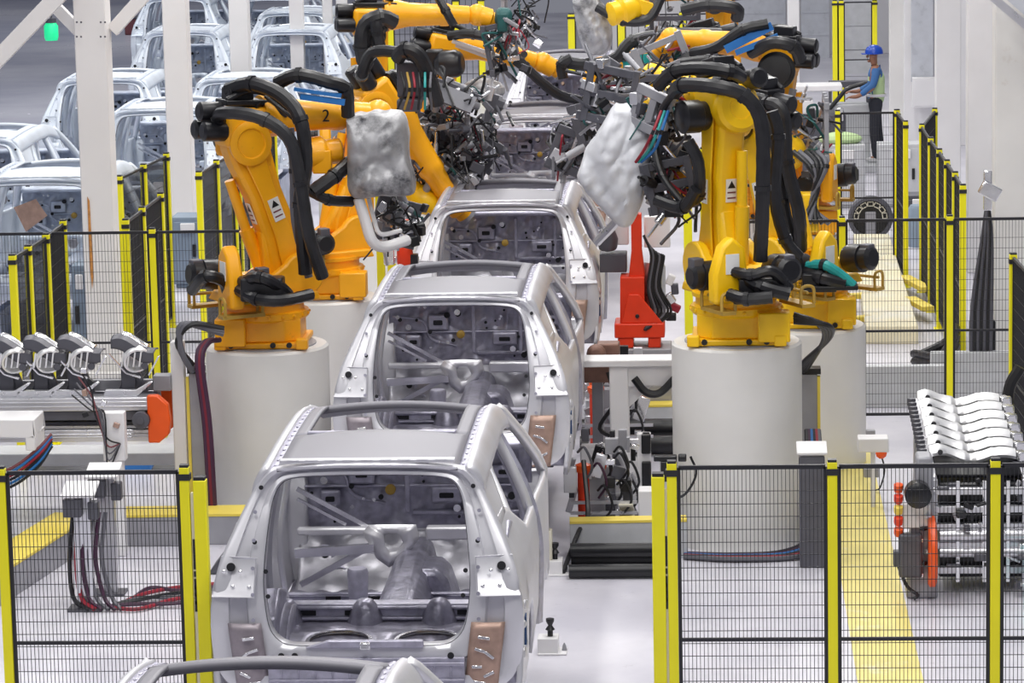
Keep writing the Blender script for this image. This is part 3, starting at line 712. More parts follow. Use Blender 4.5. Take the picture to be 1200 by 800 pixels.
    # forearm
    q = MB(E_); q.lathe([(.175, .14), (.185, .18), (.18, .28), (.14, .44), (.125, .80), (.135, .82), (.135, .90), (.115, .94), (.105, FL-.1)], (0, 0, OFF), (1, 0, 0), 24); fa = q.build('forearm', paint, t)
    q = MB(E_)
    for k in range(8):
        a = 2*PI*k/8; q.ball((.20, .187*math.cos(a), OFF+.187*math.sin(a)), .017, 6)
    q.build('flange_bolt', paint, fa)
    t_fore.append((fa, E_))
    Wm = E_ @ Mx.Translation((FL, 0, OFF)) @ Mx.Rotation(-wrist, 4, 'Y')
    q = MB(Wm); q.ball((0, 0, 0), (.13, .12, .13), 16); q.lathe([(.11, -.02), (.12, .04), (.12, .16), (.09, .18), (.09, .24)], (0, 0, 0), (1, 0, 0), 20)
    wr = q.build('wrist', paint, t)
    q = MB(Wm); q.lathe([(.10, .24), (.10, .28), (.06, .29)], (0, 0, 0), (1, 0, 0), 20); q.build('tool_flange', 'grey', wr)
    return t, (Wm @ V((.32, 0, 0))), Wm
def hose(t, pts, r=.04, m='rubber', name='hose', sub=7, local=False):
    inv = Mx.Translation(t.location) @ Mx.Rotation(t.rotation_euler.z, 4, 'Z'); inv = inv.inverted()
    P = [V(p) if local else inv @ V(p) for p in pts]
    q = MB(); q.tube(P, r, 10, sub, ribs=.05); o = q.build(name, m, t)
    for i in range(1, len(P)-1, 2):
        q = MB(); d = (P[i+1]-P[i-1]).normalized(); q.cyl(P[i]-d*.02, P[i]+d*.02, r*1.2, n=10); q.build('hose_clip', 'black', o)
    return o
def local_part(t, q, name, m, **k):
    inv = (Mx.Translation(t.location) @ Mx.Rotation(t.rotation_euler.z, 4, 'Z')).inverted()
    q.v = [inv @ p for p in q.v]; return q.build(name, m, t, **k)

def gun(t, c, seed, size=.5, axis=(1, 0, 0), extra=()):
    """gripper of plates, cylinders, clamps and coloured hoses at world point c, bolted to robot t"""
    rnd = random.Random(seed); c = V(c); ax = V(axis).normalized()
    fr = MB(); a, b_ = fr.frame(ax)
    L = lambda u, v, w_: c + ax*u*size + a*v*size + b_*w_*size
    for k in range(3):
        w0 = -.5+.5*k; fr.beam(L(-.5, -.35, w0), L(.6, -.35, w0), .05, .07)
    fr.beam(L(-.5, -.35, -.6), L(-.5, -.35, .6), .06, .08); fr.beam(L(.45, -.35, -.6), L(.45, -.35, .6), .06, .08)
    fr.beam(L(-.5, .35, -.4), L(-.5, -.35, -.4), .05, .06)
    root = local_part(t, fr, 'gripper_frame', 'dgrey' if seed % 2 else 'grey', bevel=.006)
    for k in range(11):
        q = MB(); u, v, w_ = rnd.uniform(-.5, .6), rnd.uniform(-.4, .4), rnd.uniform(-.6, .6)
        p = L(u, v, w_); d = V((rnd.uniform(-1, 1), rnd.uniform(-1, 1), rnd.uniform(-1, 1))).normalized()
        q.cyl(p, p+d*rnd.uniform(.08, .2), rnd.choice((.018, .026, .04)), n=12)
        q.cyl(p+d*.1, p+d*rnd.uniform(.2, .36), .014, n=8)
        q.v = [t_inv(t) @ x for x in q.v]; q.build('cylinder', rnd.choice(('chrome', 'dgrey', 'black', 'alu', 'grey')), root)
    for k in range(16):
        q = MB(); p = L(rnd.uniform(-.5, .6), rnd.uniform(-.4, .4), rnd.uniform(-.6, .6))
        q.box(p, (rnd.uniform(.04, .15), rnd.uniform(.04, .10), rnd.uniform(.03, .12)), R=Mx.Rotation(rnd.uniform(-1, 1), 3, 'Y') @ Mx.Rotation(rnd.uniform(-1, 1), 3, 'Z'))
        q.v = [t_inv(t) @ x for x in q.v]; q.build('clamp', rnd.choice(('black', 'dgrey', 'chrome', 'grey', 'dgrey', 'alu', 'tealcast' if k == 2 else 'black')), root, bevel=.006)
    for k in range(14):
        p = L(rnd.uniform(-.5, .3), rnd.uniform(-.4, .4), rnd.uniform(-.6, .6)); r_ = lambda s_: V((rnd.uniform(-s_, s_), rnd.uniform(-s_, s_), rnd.uniform(-s_, s_)))
        q = MB(); q.tube([p, p+r_(.10)+V((0, 0, .07)), p+r_(.18), p+r_(.2)-V((0, 0, .12))], rnd.choice((.007, .01, .015)), 6, 6)
        q.v = [t_inv(t) @ x for x in q.v]; q.build('cable', rnd.choice(('rubber', 'black', 'redc', 'rubber', 'black', 'hoseg', 'hoseg', 'tealcast', 'rubber')), root)
    return root
def t_inv(t): return (Mx.Translation(t.location) @ Mx.Rotation(t.rotation_euler.z, 4, 'Z')).inverted()
def cover(t, outline, y, depth, m, name='fabric_cover', seed=1):
    """draped fabric hood: outline given by points in the picture at distance y, bulging towards both sides"""
    from mathutils import noise
    P = [W(px, py, y) for px, py in outline]; c = sum(P, V())/len(P); P = spline(P+[P[0]], 9)[:-1]; n = len(P); sd = V((seed*7.3, 0, 0))
    q = MB(); rings = []
    lay = [(-1, f) for f in (.06, .12, .19, .26, .33, .40, .47, .54, .61, .68, .75, .82, .88, .94)]+[(-.93, .97), (-.75, 1), (-.4, 1.02), (0, 1.03), (.4, 1.02), (.75, 1), (.93, .97)]+[(1, f) for f in (.92, .7, .4, .12)]
    for s_, sc_ in lay:
        ring = []
        for p in P:
            v = c+(p-c)*sc_
            rid = lambda w_: 1-2*abs(noise.noise(w_+sd)); e1 = .5*noise.noise(v*4.2+sd)+.5*rid(V((v.x*5+v.z*2.2, v.y*3, v.z*2.0)))+.35*rid(V((v.x*9-v.z*5, v.y*5, v.z*6)))+.2*noise.noise(v*16+sd)
            ring.append(v+V((0, depth*(s_*(1-.30*sc_**4))+.075*e1, 0))+(p-c).normalized()*.03*e1*sc_)
        rings.append(ring)
    q.add([p for r in rings for p in r], [(k*n+i, k*n+(i+1) % n, (k+1)*n+(i+1) % n, (k+1)*n+i) for k in range(len(lay)-1) for i in range(n)]+[tuple(range(n)), tuple((len(lay)-1)*n+i for i in reversed(range(n)))])
    return local_part(t, q, name, m, angle=55)
R1, t1, w1 = robot('bright yellow robot at front right on the nearest plinth, arm upright', (.14, 26.85, 1.672), 118, -3, -12, 'robY', 1, -1.0, (.30, -.28), None, True)
R2, t2, w2 = robot('yellow robot right behind the front right one, arm leaning towards the line', (.8, 30, 1.282), 140, 16, 8, 'robY', 1, -.9, (.3, -.25))
R3, t3, w3 = robot('orange robot at back right whose elbow shows a black disc', (.88, 36.8, 1.202), 165, -3, 4, 'robO', 1, -.9)
R4, t4, w4 = robot('orange robot behind the pale covered tool, forearm reaching left over the fourth car', (.3, 38.6, 1.152), 172, 6, -14, 'robO', 1, -.6)
R5, t5, w5 = robot('farthest yellow robot at the top edge, right of the line', (.3, 47.5, 1.202), 170, 0, -5, 'robO', 1, -.9)
L1, u1, v1 = robot('orange yellow robot at front left on the white plinth, arm leaning back', (-3.89, 28.1, 1.472), 30, -20, -3, 'robO', -1, -1.0, (-.26, -.30), 1)
L2, u2, v2 = robot('orange robot behind the silver covered tool, forearm pointing steeply down', (-3.85, 32.2, 1.252), 30, 12, -58, 'robO', -1, .2, (.3, -.3), 1)
L3, u3, v3 = robot('orange robot at the top left with level forearm ending in a teal tool', (-4.2, 38.8, 1.502), 12, -4, -2, 'robO', -1, -.3)
L4, u4, v4 = robot('orange robot whose forearm reaches right above the fourth car roof', (-3.68, 41, 1.002), 15, 2, -14, 'robO', -1, -.3)

fa, E_ = t_fore[5]
lettering('number', '2', .15, E_ @ Mx.Translation((.70, -.142, OFF)) @ Mx.Rotation(PI/2, 4, 'X') @ Mx.Rotation(0, 4, 'Z'), 'black', fa)
# ---- dress packs
y = 26.3
hose(R1, [W(790, 108, 26.9), W(800, 100, 26.6), W(835, 101, y), W(872, 112, y), W(892, 145, y), W(894, 220, y), W(891, 305, 26.4)], .058)
hose(R1, [W(772, 100, 27.0), W(790, 84, 26.8), W(822, 80, 26.6), W(855, 84, 26.5), W(868, 90, 26.7)], .055)
hose(R1, [W(905, 130, 26.9), W(912, 160, 26.9), W(908, 230, 26.9), W(920, 280, 26.9), W(935, 300, 27.0)], .05)
hose(R1, [W(790, 108, 26.9), W(776, 130, 27.1), W(768, 165, 27.2), W(776, 205, 27.0), W(800, 238, 26.9)], .03)
hose(R1, [W(800, 240, 26.9), W(818, 228, 26.8), W(818, 190, 26.7), W(806, 165, 26.7)], .05)
hose(R1, [W(770, 235, 27.0), W(800, 243, 26.8), W(816, 222, 26.7)], .05)
hose(R1, [W(870, 322, 26.3), W(890, 335, 26.2), W(925, 345, 26.2)], .055, 'black')
hose(R1, [W(858, 318, 26.3), W(880, 322, 26.2), W(905, 318, 26.2), W(925, 338, 26.3)], .045, 'black')
hose(R1, [W(855, 345, 26.2), W(875, 350, 26.1), W(905, 348, 26.1)], .05, 'black')
for k in range(3):
    hose(R1, [W(775+k*4, 130, 26.9), W(765+k*5, 155, 26.8), W(755+k*6, 175, 26.9), W(745+k*3, 190, 27.0)], .012, ('redc', 'teal', 'blue')[k], 'cable')
hose(R2, [W(885, 140, 29.6), W(900, 122, 29.4), W(918, 135, 29.3), W(922, 190, 29.3), W(936, 250, 29.3), W(938, 292, 29.5)], .06)
hose(R2, [W(870, 118, 29.6), W(895, 118, 29.5), W(907, 160, 29.4), W(918, 235, 29.4), W(930, 290, 29.5)], .05)
hose(R2, [W(800, 75, 29.6), W(830, 72, 29.5), W(862, 80, 29.4), W(865, 92, 29.4), W(835, 96, 29.6)], .055)
hose(R2, [W(940, 318, 29.5), W(962, 325, 29.3), W(990, 332, 29.3)], .06, 'black')
hose(R2, [W(945, 312, 29.5), W(965, 310, 29.3), W(985, 322, 29.3), W(1000, 335, 29.3)], .045, 'teal')
q = MB(); q.box(W(972, 335, 29.4), (.5, .3, .04)); q.box(W(960, 330, 29.4), (.3, .22, .16)); local_part(R2, q, 'cable_tray', 'black', bevel=.01)
q = MB(); q.box(W(895, 335, 26.35), (.40, .26, .16)); q.box(W(878, 350, 26.3), (.26, .3, .05)); local_part(R1, q, 'cable_tray', 'black', bevel=.02)
# right background robots
hose(R3, [W(938, 70, 36.3), W(930, 55, 36.2), W(905, 50, 36.2), W(880, 62, 36.4)], .07)
hose(R3, [W(900, 28, 36.4), W(870, 35, 36.4), W(840, 55, 36.5), W(812, 62, 36.8)], .06)
q = MB(); q.beam(W(905, 30, 36.4), W(850, 58, 36.4), .05, .09); q.beam(W(912, 42, 36.3), W(862, 62, 36.3), .05, .06); local_part(R3, q, 'cable_rail', 'blue')
q = MB(); p = W(910, 83, 36.45); q.lathe([(.21, 0), (.21, .04), (.17, .05), (.17, .09), (.06, .10)], p, (-.15, -1, .1), 28); local_part(R3, q, 'elbow_disc', 'black')
hose(R4, [W(658, 72, 38.5), W(690, 76, 38.3), W(722, 68, 38.1), W(742, 48, 38.1), W(790, 40, 38.1), W(845, 40, 38.2)], .07)
hose(R4, [W(660, 92, 38.4), W(658, 76, 38.4), W(670, 68, 38.4)], .06)
hose(R4, [W(745, 58, 38.1), W(790, 46, 38.0), W(850, 48, 38.1), W(852, 62, 38.2), W(820, 70, 38.3)], .055)
q = MB(); q.beam(W(740, 62, 38.1), W(780, 53, 38.1), .05, .07); local_part(R4, q, 'cable_rail', 'blue')
q = MB(); q.beam(W(757, 82, 38), W(764, 110, 38), .04, .04); q.beam(W(735, 72, 38.2), W(760, 70, 38.0), .16, .14); local_part(R4, q, 'valve_block', 'teal')
hose(R5, [W(700, 8, 47), W(730, 24, 46.9), W(760, 22, 46.9), W(775, -4, 47)], .07)
hose(R5, [W(800, 12, 47), W(830, 6, 46.9), W(862, 10, 46.9), W(864, 22, 47)], .09)
# left robots
y = 27.5
hose(L1, [W(282, 178, 27.9), W(256, 140, 27.8), W(270, 132, 27.6), W(310, 140, y), W(340, 165, y), W(352, 215, y), W(362, 275, y), W(378, 325, 27.6)], .055)
hose(L1, [W(268, 105, 28.0), W(295, 98, 27.8), W(330, 112, 27.7), W(352, 140, 27.6), W(358, 190, 27.6), W(352, 240, 27.6), W(358, 320, 27.7)], .06)
hose(L1, [W(270, 108, 28.2), W(282, 118, 28.1), W(306, 128, 28.0)], .07, 'black')
hose(L1, [W(325, 97, 28.1), W(350, 88, 28.0), W(385, 96, 28.0), W(405, 105, 28.1), W(408, 135, 28.2)], .058)
hose(L1, [W(340, 150, 27.8), W(344, 200, 27.8), W(346, 260, 27.8), W(362, 325, 27.8)], .035, 'hoseg')
hose(L1, [W(366, 225, 28.0), W(392, 206, 28.1), W(410, 190, 28.3)], .06, 'rubber')
hose(L1, [W(360, 222, 28.0), W(385, 234, 28.1), W(412, 236, 28.3)], .045, 'rubber')
hose(L1, [W(280, 340, 27.5), W(300, 350, 27.3), W(330, 352, 27.3), W(365, 345, 27.5)], .05, 'black')
hose(L1, [W(284, 330, 27.5), W(305, 325, 27.3), W(328, 336, 27.4), W(338, 345, 27.5)], .05, 'black')
hose(L1, [W(225, 340, 27.7), W(240, 324, 27.5), W(262, 330, 27.6), W(268, 352, 27.7)], .05, 'black')
q = MB(); q.box(W(308, 338, 27.45), (.36, .2, .2)); local_part(L1, q, 'cable_tray', 'black', bevel=.02)
q = MB(); q.box(W(330, 120, 28.1), (.22, .2, .16), R=Mx.Rotation(.6, 3, 'Y')); q.beam(W(310, 112, 27.9), W(345, 140, 27.9), .06, .03); local_part(L1, q, 'cable_tray', 'black', bevel=.02)
q = MB(); q.beam(W(352, 113, 28.0), W(404, 120, 28.0), .05, .05); q.beam(W(345, 104, 28.0), W(400, 112, 28.0), .08, .03); local_part(L1, q, 'cable_rail', 'blue')
q = MB(); p = W(372, 180, 28.3); q.lathe([(.13, -.2), (.15, -.14), (.15, .05), (.11, .08), (.11, .2), (.07, .22)], p, (1, .3, .1), 18); q.box(p+V((.05, -.08, -.06)), (.16, .1, .2)); local_part(L1, q, 'wrist_gearbox', 'robO', bevel=.01)
hose(L2, [W(432, 72, 31.8), W(424, 88, 31.6), W(436, 62, 31.6), W(470, 62, 31.5), W(492, 72, 31.5), W(505, 110, 31.6)], .055)
hose(L2, [W(466, 68, 31.4), W(475, 58, 31.3), W(490, 64, 31.3), W(502, 88, 31.4), W(512, 120, 31.6)], .07)
q = MB(); q.box(W(485, 92, 31.7), (.30, .3, .34)); q.box(W(480, 122, 31.6), (.22, .3, .12)); local_part(L2, q, 'valve_block', 'dgrey', bevel=.02)
for k in range(6):
    hose(L2, [W(470+k*7, 85, 31.3), W(474+k*6, 105, 31.2), W(466+k*8, 128, 31.3)], .012, ('rubber', 'ochre', 'redc', 'rubber', 'teal', 'hoseg')[k], 'cable')
hose(L3, [W(430, 85, 38.3), W(424, 55, 38.1), W(428, 30, 38.1), W(446, 20, 38.1), W(462, 26, 38.2)], .09)
hose(L3, [W(446, 60, 38.1), W(442, 38, 38.0), W(440, 24, 38.0)], .07)
q = MB(); q.box(W(440, 27, 38.3), (.30, .3, .22)); local_part(L3, q, 'elbow_cap', 'black', bevel=.05)
q = MB(); q.lathe([(.07, 0), (.11, .05), (.11, .16), (.06, .2)], W(580, 19, 39), (1, .1, -.1), 16); q.box(W(589, 26, 39), (.12, .2, .22)); local_part(L3, q, 'tool_head', 'tealcast', bevel=.02)
hose(L3, [W(512, -6, 38.6), W(522, 12, 38.5), W(532, 30, 38.5)], .05)
hose(L4, [W(526, 42, 40.5), W(555, 40, 40.4), W(590, 52, 40.4), W(615, 78, 40.4), W(650, 108, 40.5), W(680, 118, 40.8)], .06)
q = MB(); q.beam(W(530, 48, 40.4), W(585, 66, 40.4), .12, .04); q.beam(W(534, 53, 40.4), W(580, 70, 40.4), .05, .04); local_part(L4, q, 'cable_rail', 'alu')
q = MB(); q.lathe([(.09, -.2), (.17, -.1), (.17, .08), (.12, .16)], W(528, 75, 40.5), (1, -.2, .1), 18); q.box(W(510, 72, 40.6), (.22, .2, .3)); local_part(L4, q, 'motor_cover', 'black', bevel=.03)
q = MB(); q.ball(W(566, 106, 41.2), (.28, .2, .16), 14); local_part(L4, q, 'cover_bag', 'fabric')

# ---- fabric hoods and tools
cover(L1, [(408, 138), (450, 132), (472, 140), (477, 180), (483, 222), (450, 226), (415, 226), (410, 190)], 28.3, .30, 'fabric', seed=3)
q = MB(); q.tube([W(420, 232, 28.2), W(428, 258, 28.2), W(436, 282, 28.2), W(450, 289, 28.3), W(478, 281, 28.5)], .05, 8); q.tube([W(432, 232, 28.3), W(438, 256, 28.3), W(446, 274, 28.3), W(470, 270, 28.5)], .022, 8)
local_part(L1, q, 'weld_arm', 'white', bevel=.01)
gun(L1, W(468, 262, 28.7), 11, .34, (1, .3, -.3))
q = MB(); q.lathe([(.10, 0), (.13, .06), (.13, .2), (.09, .28), (.05, .36)], W(484, 225, 32.9), (1, -.1, -.75), 16); q.ball(W(484, 225, 32.9), .12); local_part(L2, q, 'tool_wrist', 'robY')
gun(L2, W(530, 150, 33.0), 21, .75, (1, .2, -.4)); gun(L2, W(505, 185, 33.0), 22, .62, (.6, .2, -1)); gun(L2, W(545, 185, 33.1), 23, .5, (1, 0, -.7))
gun(L3, W(592, 55, 39.2), 31, .55, (.2, 0, -1)); gun(L4, W(610, 20, 43.5), 32, .6, (0, 0, -1))
q = MB(); q.beam(W(500, 102, 32.8), W(555, 124, 32.8), .26, .02, up=V((0, -.6, 1))); local_part(L2, q, 'tool_plate', 'hoseg')
cover(R1, [(722, 126), (742, 127), (760, 146), (760, 185), (752, 232), (732, 262), (704, 238), (679, 208), (690, 178), (706, 148)], 27.5, .30, 'fabricw', seed=8)
q = MB(); q.tube([W(742, 215, 27.5), W(725, 255, 27.6), W(700, 283, 27.9)], .04, 8); local_part(R1, q, 'weld_arm', 'alu')
gun(R1, W(720, 110, 27.9), 41, .42, (-1, .3, .2)); gun(R1, W(778, 185, 27.5), 42, .32, (-.3, .2, -1)); gun(R1, W(785, 215, 27.3), 43, .36, (-1, 0, -.2))

gun(R2, W(722, 122, 30.9), 51, .36, (-1, .2, -.3)); gun(R2, W(762, 112, 30.6), 53, .34, (-1, 0, 0)); gun(R2, W(672, 178, 31.5), 55, .36, (-.4, 0, -1))
gun(R3, W(780, 78, 37.1), 54, .55, (-1, 0, -.4)); gun(R3, W(815, 105, 36.7), 55, .6, (-1, 0, -.2)); gun(R4, W(748, 100, 38.3), 57, .34, (-1, 0, .3))
gun(R5, W(790, 20, 47.6), 57, .7, (-1, 0, 0)); gun(R3, W(945, 150, 36.4), 58, .6, (0, 0, 1)); gun(L2, W(520, 205, 33.0), 61, .5, (.6, .2, -1)); gun(L2, W(548, 140, 33.2), 162, .55, (1, .2, -.4)); gun(R2, W(700, 142, 31.2), 63, .36, (-1, .2, -.3)); gun(R1, W(772, 130, 27.3), 64, .3, (-.3, .2, -1)); gun(R4, W(785, 82, 38.2), 65, .45, (-1, 0, .3))
q = MB(); q.lathe([(.08, -.16), (.12, -.1), (.12, .1), (.09, .14), (.09, .2)], W(800, 205, 27.5), (-.25, .2, -1), 18); q.box(W(806, 182, 27.5), (.16, .2, .2)); local_part(R1, q, 'wrist_housing', 'robO', bevel=.02)
q = MB(); q.lathe([(.12, -.2), (.19, -.12), (.22, 0), (.22, .10), (.17, .14), (.17, .26), (.09, .30)], W(735, 12, 47), (-1, -.5, -.2), 20); q.box(W(752, 8, 47), (.3, .2, .18), R=Mx.Rotation(.3, 3, 'Y')); local_part(R5, q, 'wrist_housing', 'robY')
cover(R5, [(672, 2), (692, -8), (708, 10), (716, 40), (712, 58), (690, 62), (680, 40)], 47.4, .3, 'fabric', seed=12)
q = MB(); q.ball(W(922, 178, 36.3), (.22, .2, .2), 14); q.lathe([(.2, 0), (.22, .1), (.16, .2)], W(922, 175, 36.2), (-.5, -.5, -1), 16); local_part(R3, q, 'hip_motor', 'robY', bevel=.02)
q = MB(); q.box(W(945, 248, 35.9), (.26, .24, .42)); local_part(R3, q, 'connector_box', 'robY', bevel=.02)
for k in range(5):
    hose(R3, [W(930+k*7, 178, 36), W(948+k*5, 195, 35.8), W(958-k*2, 222+k*4, 35.8), W(940+k*8, 262, 35.7)], .03, ('rubber', 'hoseg', 'rubber', 'black', 'hoseg')[k])
# ------------------------------------------------------------------ mesh guard fences
def fence(lab, posts, top=2.03, wire=.0039, dx=.024, dz=.08, post=.06, mid=True, skip=(), rail_px=None, z0=.12, ptop=None, nopanel=False, group='yellow and black mesh guard fences'):
    o = V((posts[0][0], posts[0][1], 0)); t = thing('mesh_fence', lab, 'fence', o, 0, group)
    P = [V((p[0], p[1], 0))-o for p in posts]
    for i, p in enumerate(P):
        d = (P[min(i+1, len(P)-1)]-P[max(i-1, 0)]).normalized(); ang = math.atan2(d.y, d.x)
        h = top+(ptop or .03)
        q = MB(); q.box((p.x, p.y, h/2), (post, post, h), rz=ang); q.box((p.x, p.y, .006), (.14, .12, .012), rz=ang)
        po = q.build('post', 'fyel', t, bevel=.004)
        q = MB(); q.box((p.x, p.y, h+.008), (post*.9, post*.9, .016), rz=ang); q.box((p.x, p.y, top-.03), (post*1.25, post*1.15, .04), rz=ang); q.build('post_cap', 'fblk', po)
    if nopanel: return t
    for i in range(len(P)-1):
        if i in skip: continue
        a, c = P[i], P[i+1]; L = (c-a).length; d = (c-a)/L; g = post/2+.012
        a2 = a+d*g; c2 = c-d*g
        q = MB(); r = .022
        for z in (z0, top): q.beam(a2+V((0, 0, z)), c2+V((0, 0, z)), r, r*1.2)
        if mid: q.beam(a2+V((0, 0, (z0+top)/2-.13)), c2+V((0, 0, (z0+top)/2-.13)), r*.8, r)
        for p in (a2, c2): q.beam(p+V((0, 0, z0)), p+V((0, 0, top)), r, r, up=V((0, 1, 0)))
        fr = q.build('panel_frame', 'fblk', t)
        q = MB(); l = (c2-a2).length; n = int(l/dx)
        for k in range(1, n):
            p = a2+d*(l*k/n); q.beam(p+V((0, 0, z0)), p+V((0, 0, top)), wire, wire, up=V((0, 1, 0)))
        for k in range(1, int((top-z0)/dz)):
            q.beam(a2+V((0, 0, z0+k*dz)), c2+V((0, 0, z0+k*dz)), wire, wire)
        q.build('wire_mesh', 'fblk', fr)
    return t
fence('front fence panel at bottom left, between the left edge and the left gate post', [(-4.46, 20), (-3.31, 20)])
fence('front fence at bottom right, running from the gate post to the right edge', [(-.30, 20), (.68, 20), (1.67, 20), (2.66, 20)])
def gate_post(x, y, lab, dx):
    t = thing('gate_post', lab, 'post', (x, y, 0), 0, 'light curtain posts at the gate')
    q = MB(); q.bb(-.04, .04, -.04, .04, 0, 1.98); q.build('column', 'fyel', t, bevel=.006)
    q = MB(); q.bb(dx-.012, dx+.012, -.02, .01, .2, 1.9); q.build('strip', 'cream', t)
    q = MB()
    for k in range(9): q.bb(dx-.009, dx+.009, -.024, -.018, 1.56-.048*k-(.03 if k > 4 else 0), 1.595-.048*k-(.0 if k > 3 else -.012))
    q.build('printed_mark', 'black', t)
    q = MB(); q.bb(-.035, .035, -.035, .035, 1.98, 2.0); q.build('cap', 'black', t)
    return t
gate_post(-3.215, 20, 'yellow post just left of the nearest whole car, right of the left front fence', -.047)
gate_post(-.385, 20, 'yellow post right of the nearest whole car, twin of the fence post beside it', .043)
F2 = dict(wire=.0035, dx=.03, dz=.1)
fence('second mesh fence crossing behind the left conveyor, top rail before the white column', [(-8.0, 31.4), (-7.2, 31.4), (-5.42, 31.4), (-4.45, 31.4)], top=2.0, **F2)
fence('second mesh fence at right, behind the front right robots and before the deck', [(.2, 31.6), (1.18, 31.6), (2.2, 31.6), (3.2, 31.6)], top=2.0, **F2)
LFW = dict(wire=.0045, dx=.03, dz=.12, post=.065)
fence('left fence run of four posts by the brown sheeted body', [(-6.42, 29.7), (-6.40, 30.3), (-6.39, 31.1), (-6.42, 32.1)], top=2.0, **LFW)
fence('short left fence run right of the first white column', [(-5.80, 32.1), (-5.80, 33.05), (-5.80, 34.2)], top=2.0, **LFW)
fence('left fence run with yellow top between first and second white column', [(-6.52, 35.8), (-6.44, 36.9), (-6.36, 38.0)], top=2.0, **LFW)
fence('left fence run right of the second white column, behind the orange robot', [(-5.69, 36.1), (-5.66, 37.2), (-5.60, 38.1), (-5.60, 38.5), (-5.55, 39.6), (-5.5, 41)], top=2.0, **LFW)
fence('receding right fence row beside the mesh of the deck', [(2.5, 34.0), (2.5, 35.1), (2.49, 36.2), (2.48, 37.3), (2.46, 38.5), (2.45, 40), (2.73, 41.9)], top=2.0, **LFW)
fence('fence section behind the deck at the feet of the worker', [(1.51, 41.8), (2.25, 41.8), (2.28, 40.4)], top=2.0, **F2)
fence('fence at the right picture edge beside the big white column', [(2.57, 29.0), (2.62, 27.9), (2.66, 26.6)], top=2.0, **LFW)
fence('tall far fence behind the worker, near the grey door', [(2.21, 62.4), (2.33, 62.4), (2.95, 62.4)], top=2.0, wire=.006, dx=.3, dz=.5, post=.09)
fence('far left yellow fence behind the top left robot', [(-6.86, 65.4), (-6.4, 65.4), (-5.1, 65.4), (-4.6, 65.4)], top=2.0, wire=.01, dx=.1, dz=.4, post=.12)
fence('far fence in the middle behind the line, top centre', [(-2.6, 60), (-2.3, 60), (-1.7, 60), (-1.2, 60), (-.6, 60), (-.1, 60)], top=2.0, wire=.01, dx=.1, dz=.4, post=.12)
fence('yellow posts between the left robots and the third car', [(-3.45, 33.6), (-3.34, 33.6)], top=2.1, nopanel=True, post=.08)
fence('pair of yellow posts behind the red jig at right', [(-.32, 35.0), (-.14, 35.0)], top=2.3, nopanel=True, post=.09)
q = thing('fence_rail', 'short black handrail between the yellow posts and the front right robot', 'rail', (-.1, 34.9, 0))
b = MB(); b.beam((0, 0, 1.95), (.6, 0, 1.95), .03); b.beam((0, 0, 0), (0, 0, 1.95), .03); b.beam((.6, 0, 0), (.6, 0, 1.95), .03)
for k in range(1, 14): b.beam((.043*k, 0, 1.3), (.043*k, 0, 1.95), .005)
b.beam((0, 0, 1.3), (.6, 0, 1.3), .02); b.build('frame', 'fblk', q)

# ------------------------------------------------------------------ left conveyor with pressed brackets
t = thing('conveyor', 'aluminium belt conveyor with orange end cap at left', 'conveyor', (-5.8, 27.2, 0))
o = Mx.Translation(-t.location)
for yy in (27.0, 27.5):
    for z0, z1 in ((1.10, 1.21), (.84, .94)):
        b = MB(o); b.bb(-8, -4.72, yy-.04, yy+.04, z0, z1); b.bb(-8, -4.72, yy-.05, yy+.05, z0+.035, z0+.045); b.bb(-8, -4.72, yy-.05, yy+.05, z1-.04, z1-.03); b.build('side_profile', 'alu', t, bevel=.006)
b = MB(o); b.bb(-8, -4.75, 26.98, 27.5, 1.02, 1.16); b.bb(-8, -4.75, 27.1, 27.5, .95, .98); b.build('belt', 'dgrey', t)
b = MB(o); b.prism([(-4.75, .83), (-4.66, .83), (-4.575, .90), (-4.56, 1.02), (-4.575, 1.15), (-4.66, 1.23), (-4.75, 1.23)], 26.93, 27.02); b.prism([(-4.75, .83), (-4.66, .83), (-4.575, .90), (-4.56, 1.02), (-4.575, 1.15), (-4.66, 1.23), (-4.75, 1.23)], 27.48, 27.55)
ec = b.build('end_cap', 'orange', t, bevel=.012)
b = MB(o); b.cyl((-4.80, 26.90, 1.03), (-4.80, 27.56, 1.03), .075, n=20); b.build('end_roller', 'black', t)
b = MB(o); b.lathe([(.075, 0), (.07, .02), (.03, .025), (.03, .04)], (-4.8, 26.90, 1.03), (0, -1, 0), 20); b.build('bearing', 'dgrey', t)
for x in (-7.2, -5.1):
    b = MB(o); b.bb(x-.05, x+.05, 27.1, 27.45, 0, .84); b.build('leg', 'alu', t, bevel=.006)
b = MB(o); b.bb(-8, -4.6, 27.9, 28.3, .44, .55); b.build('lower_beam', 'steelbox', t, bevel=.01)
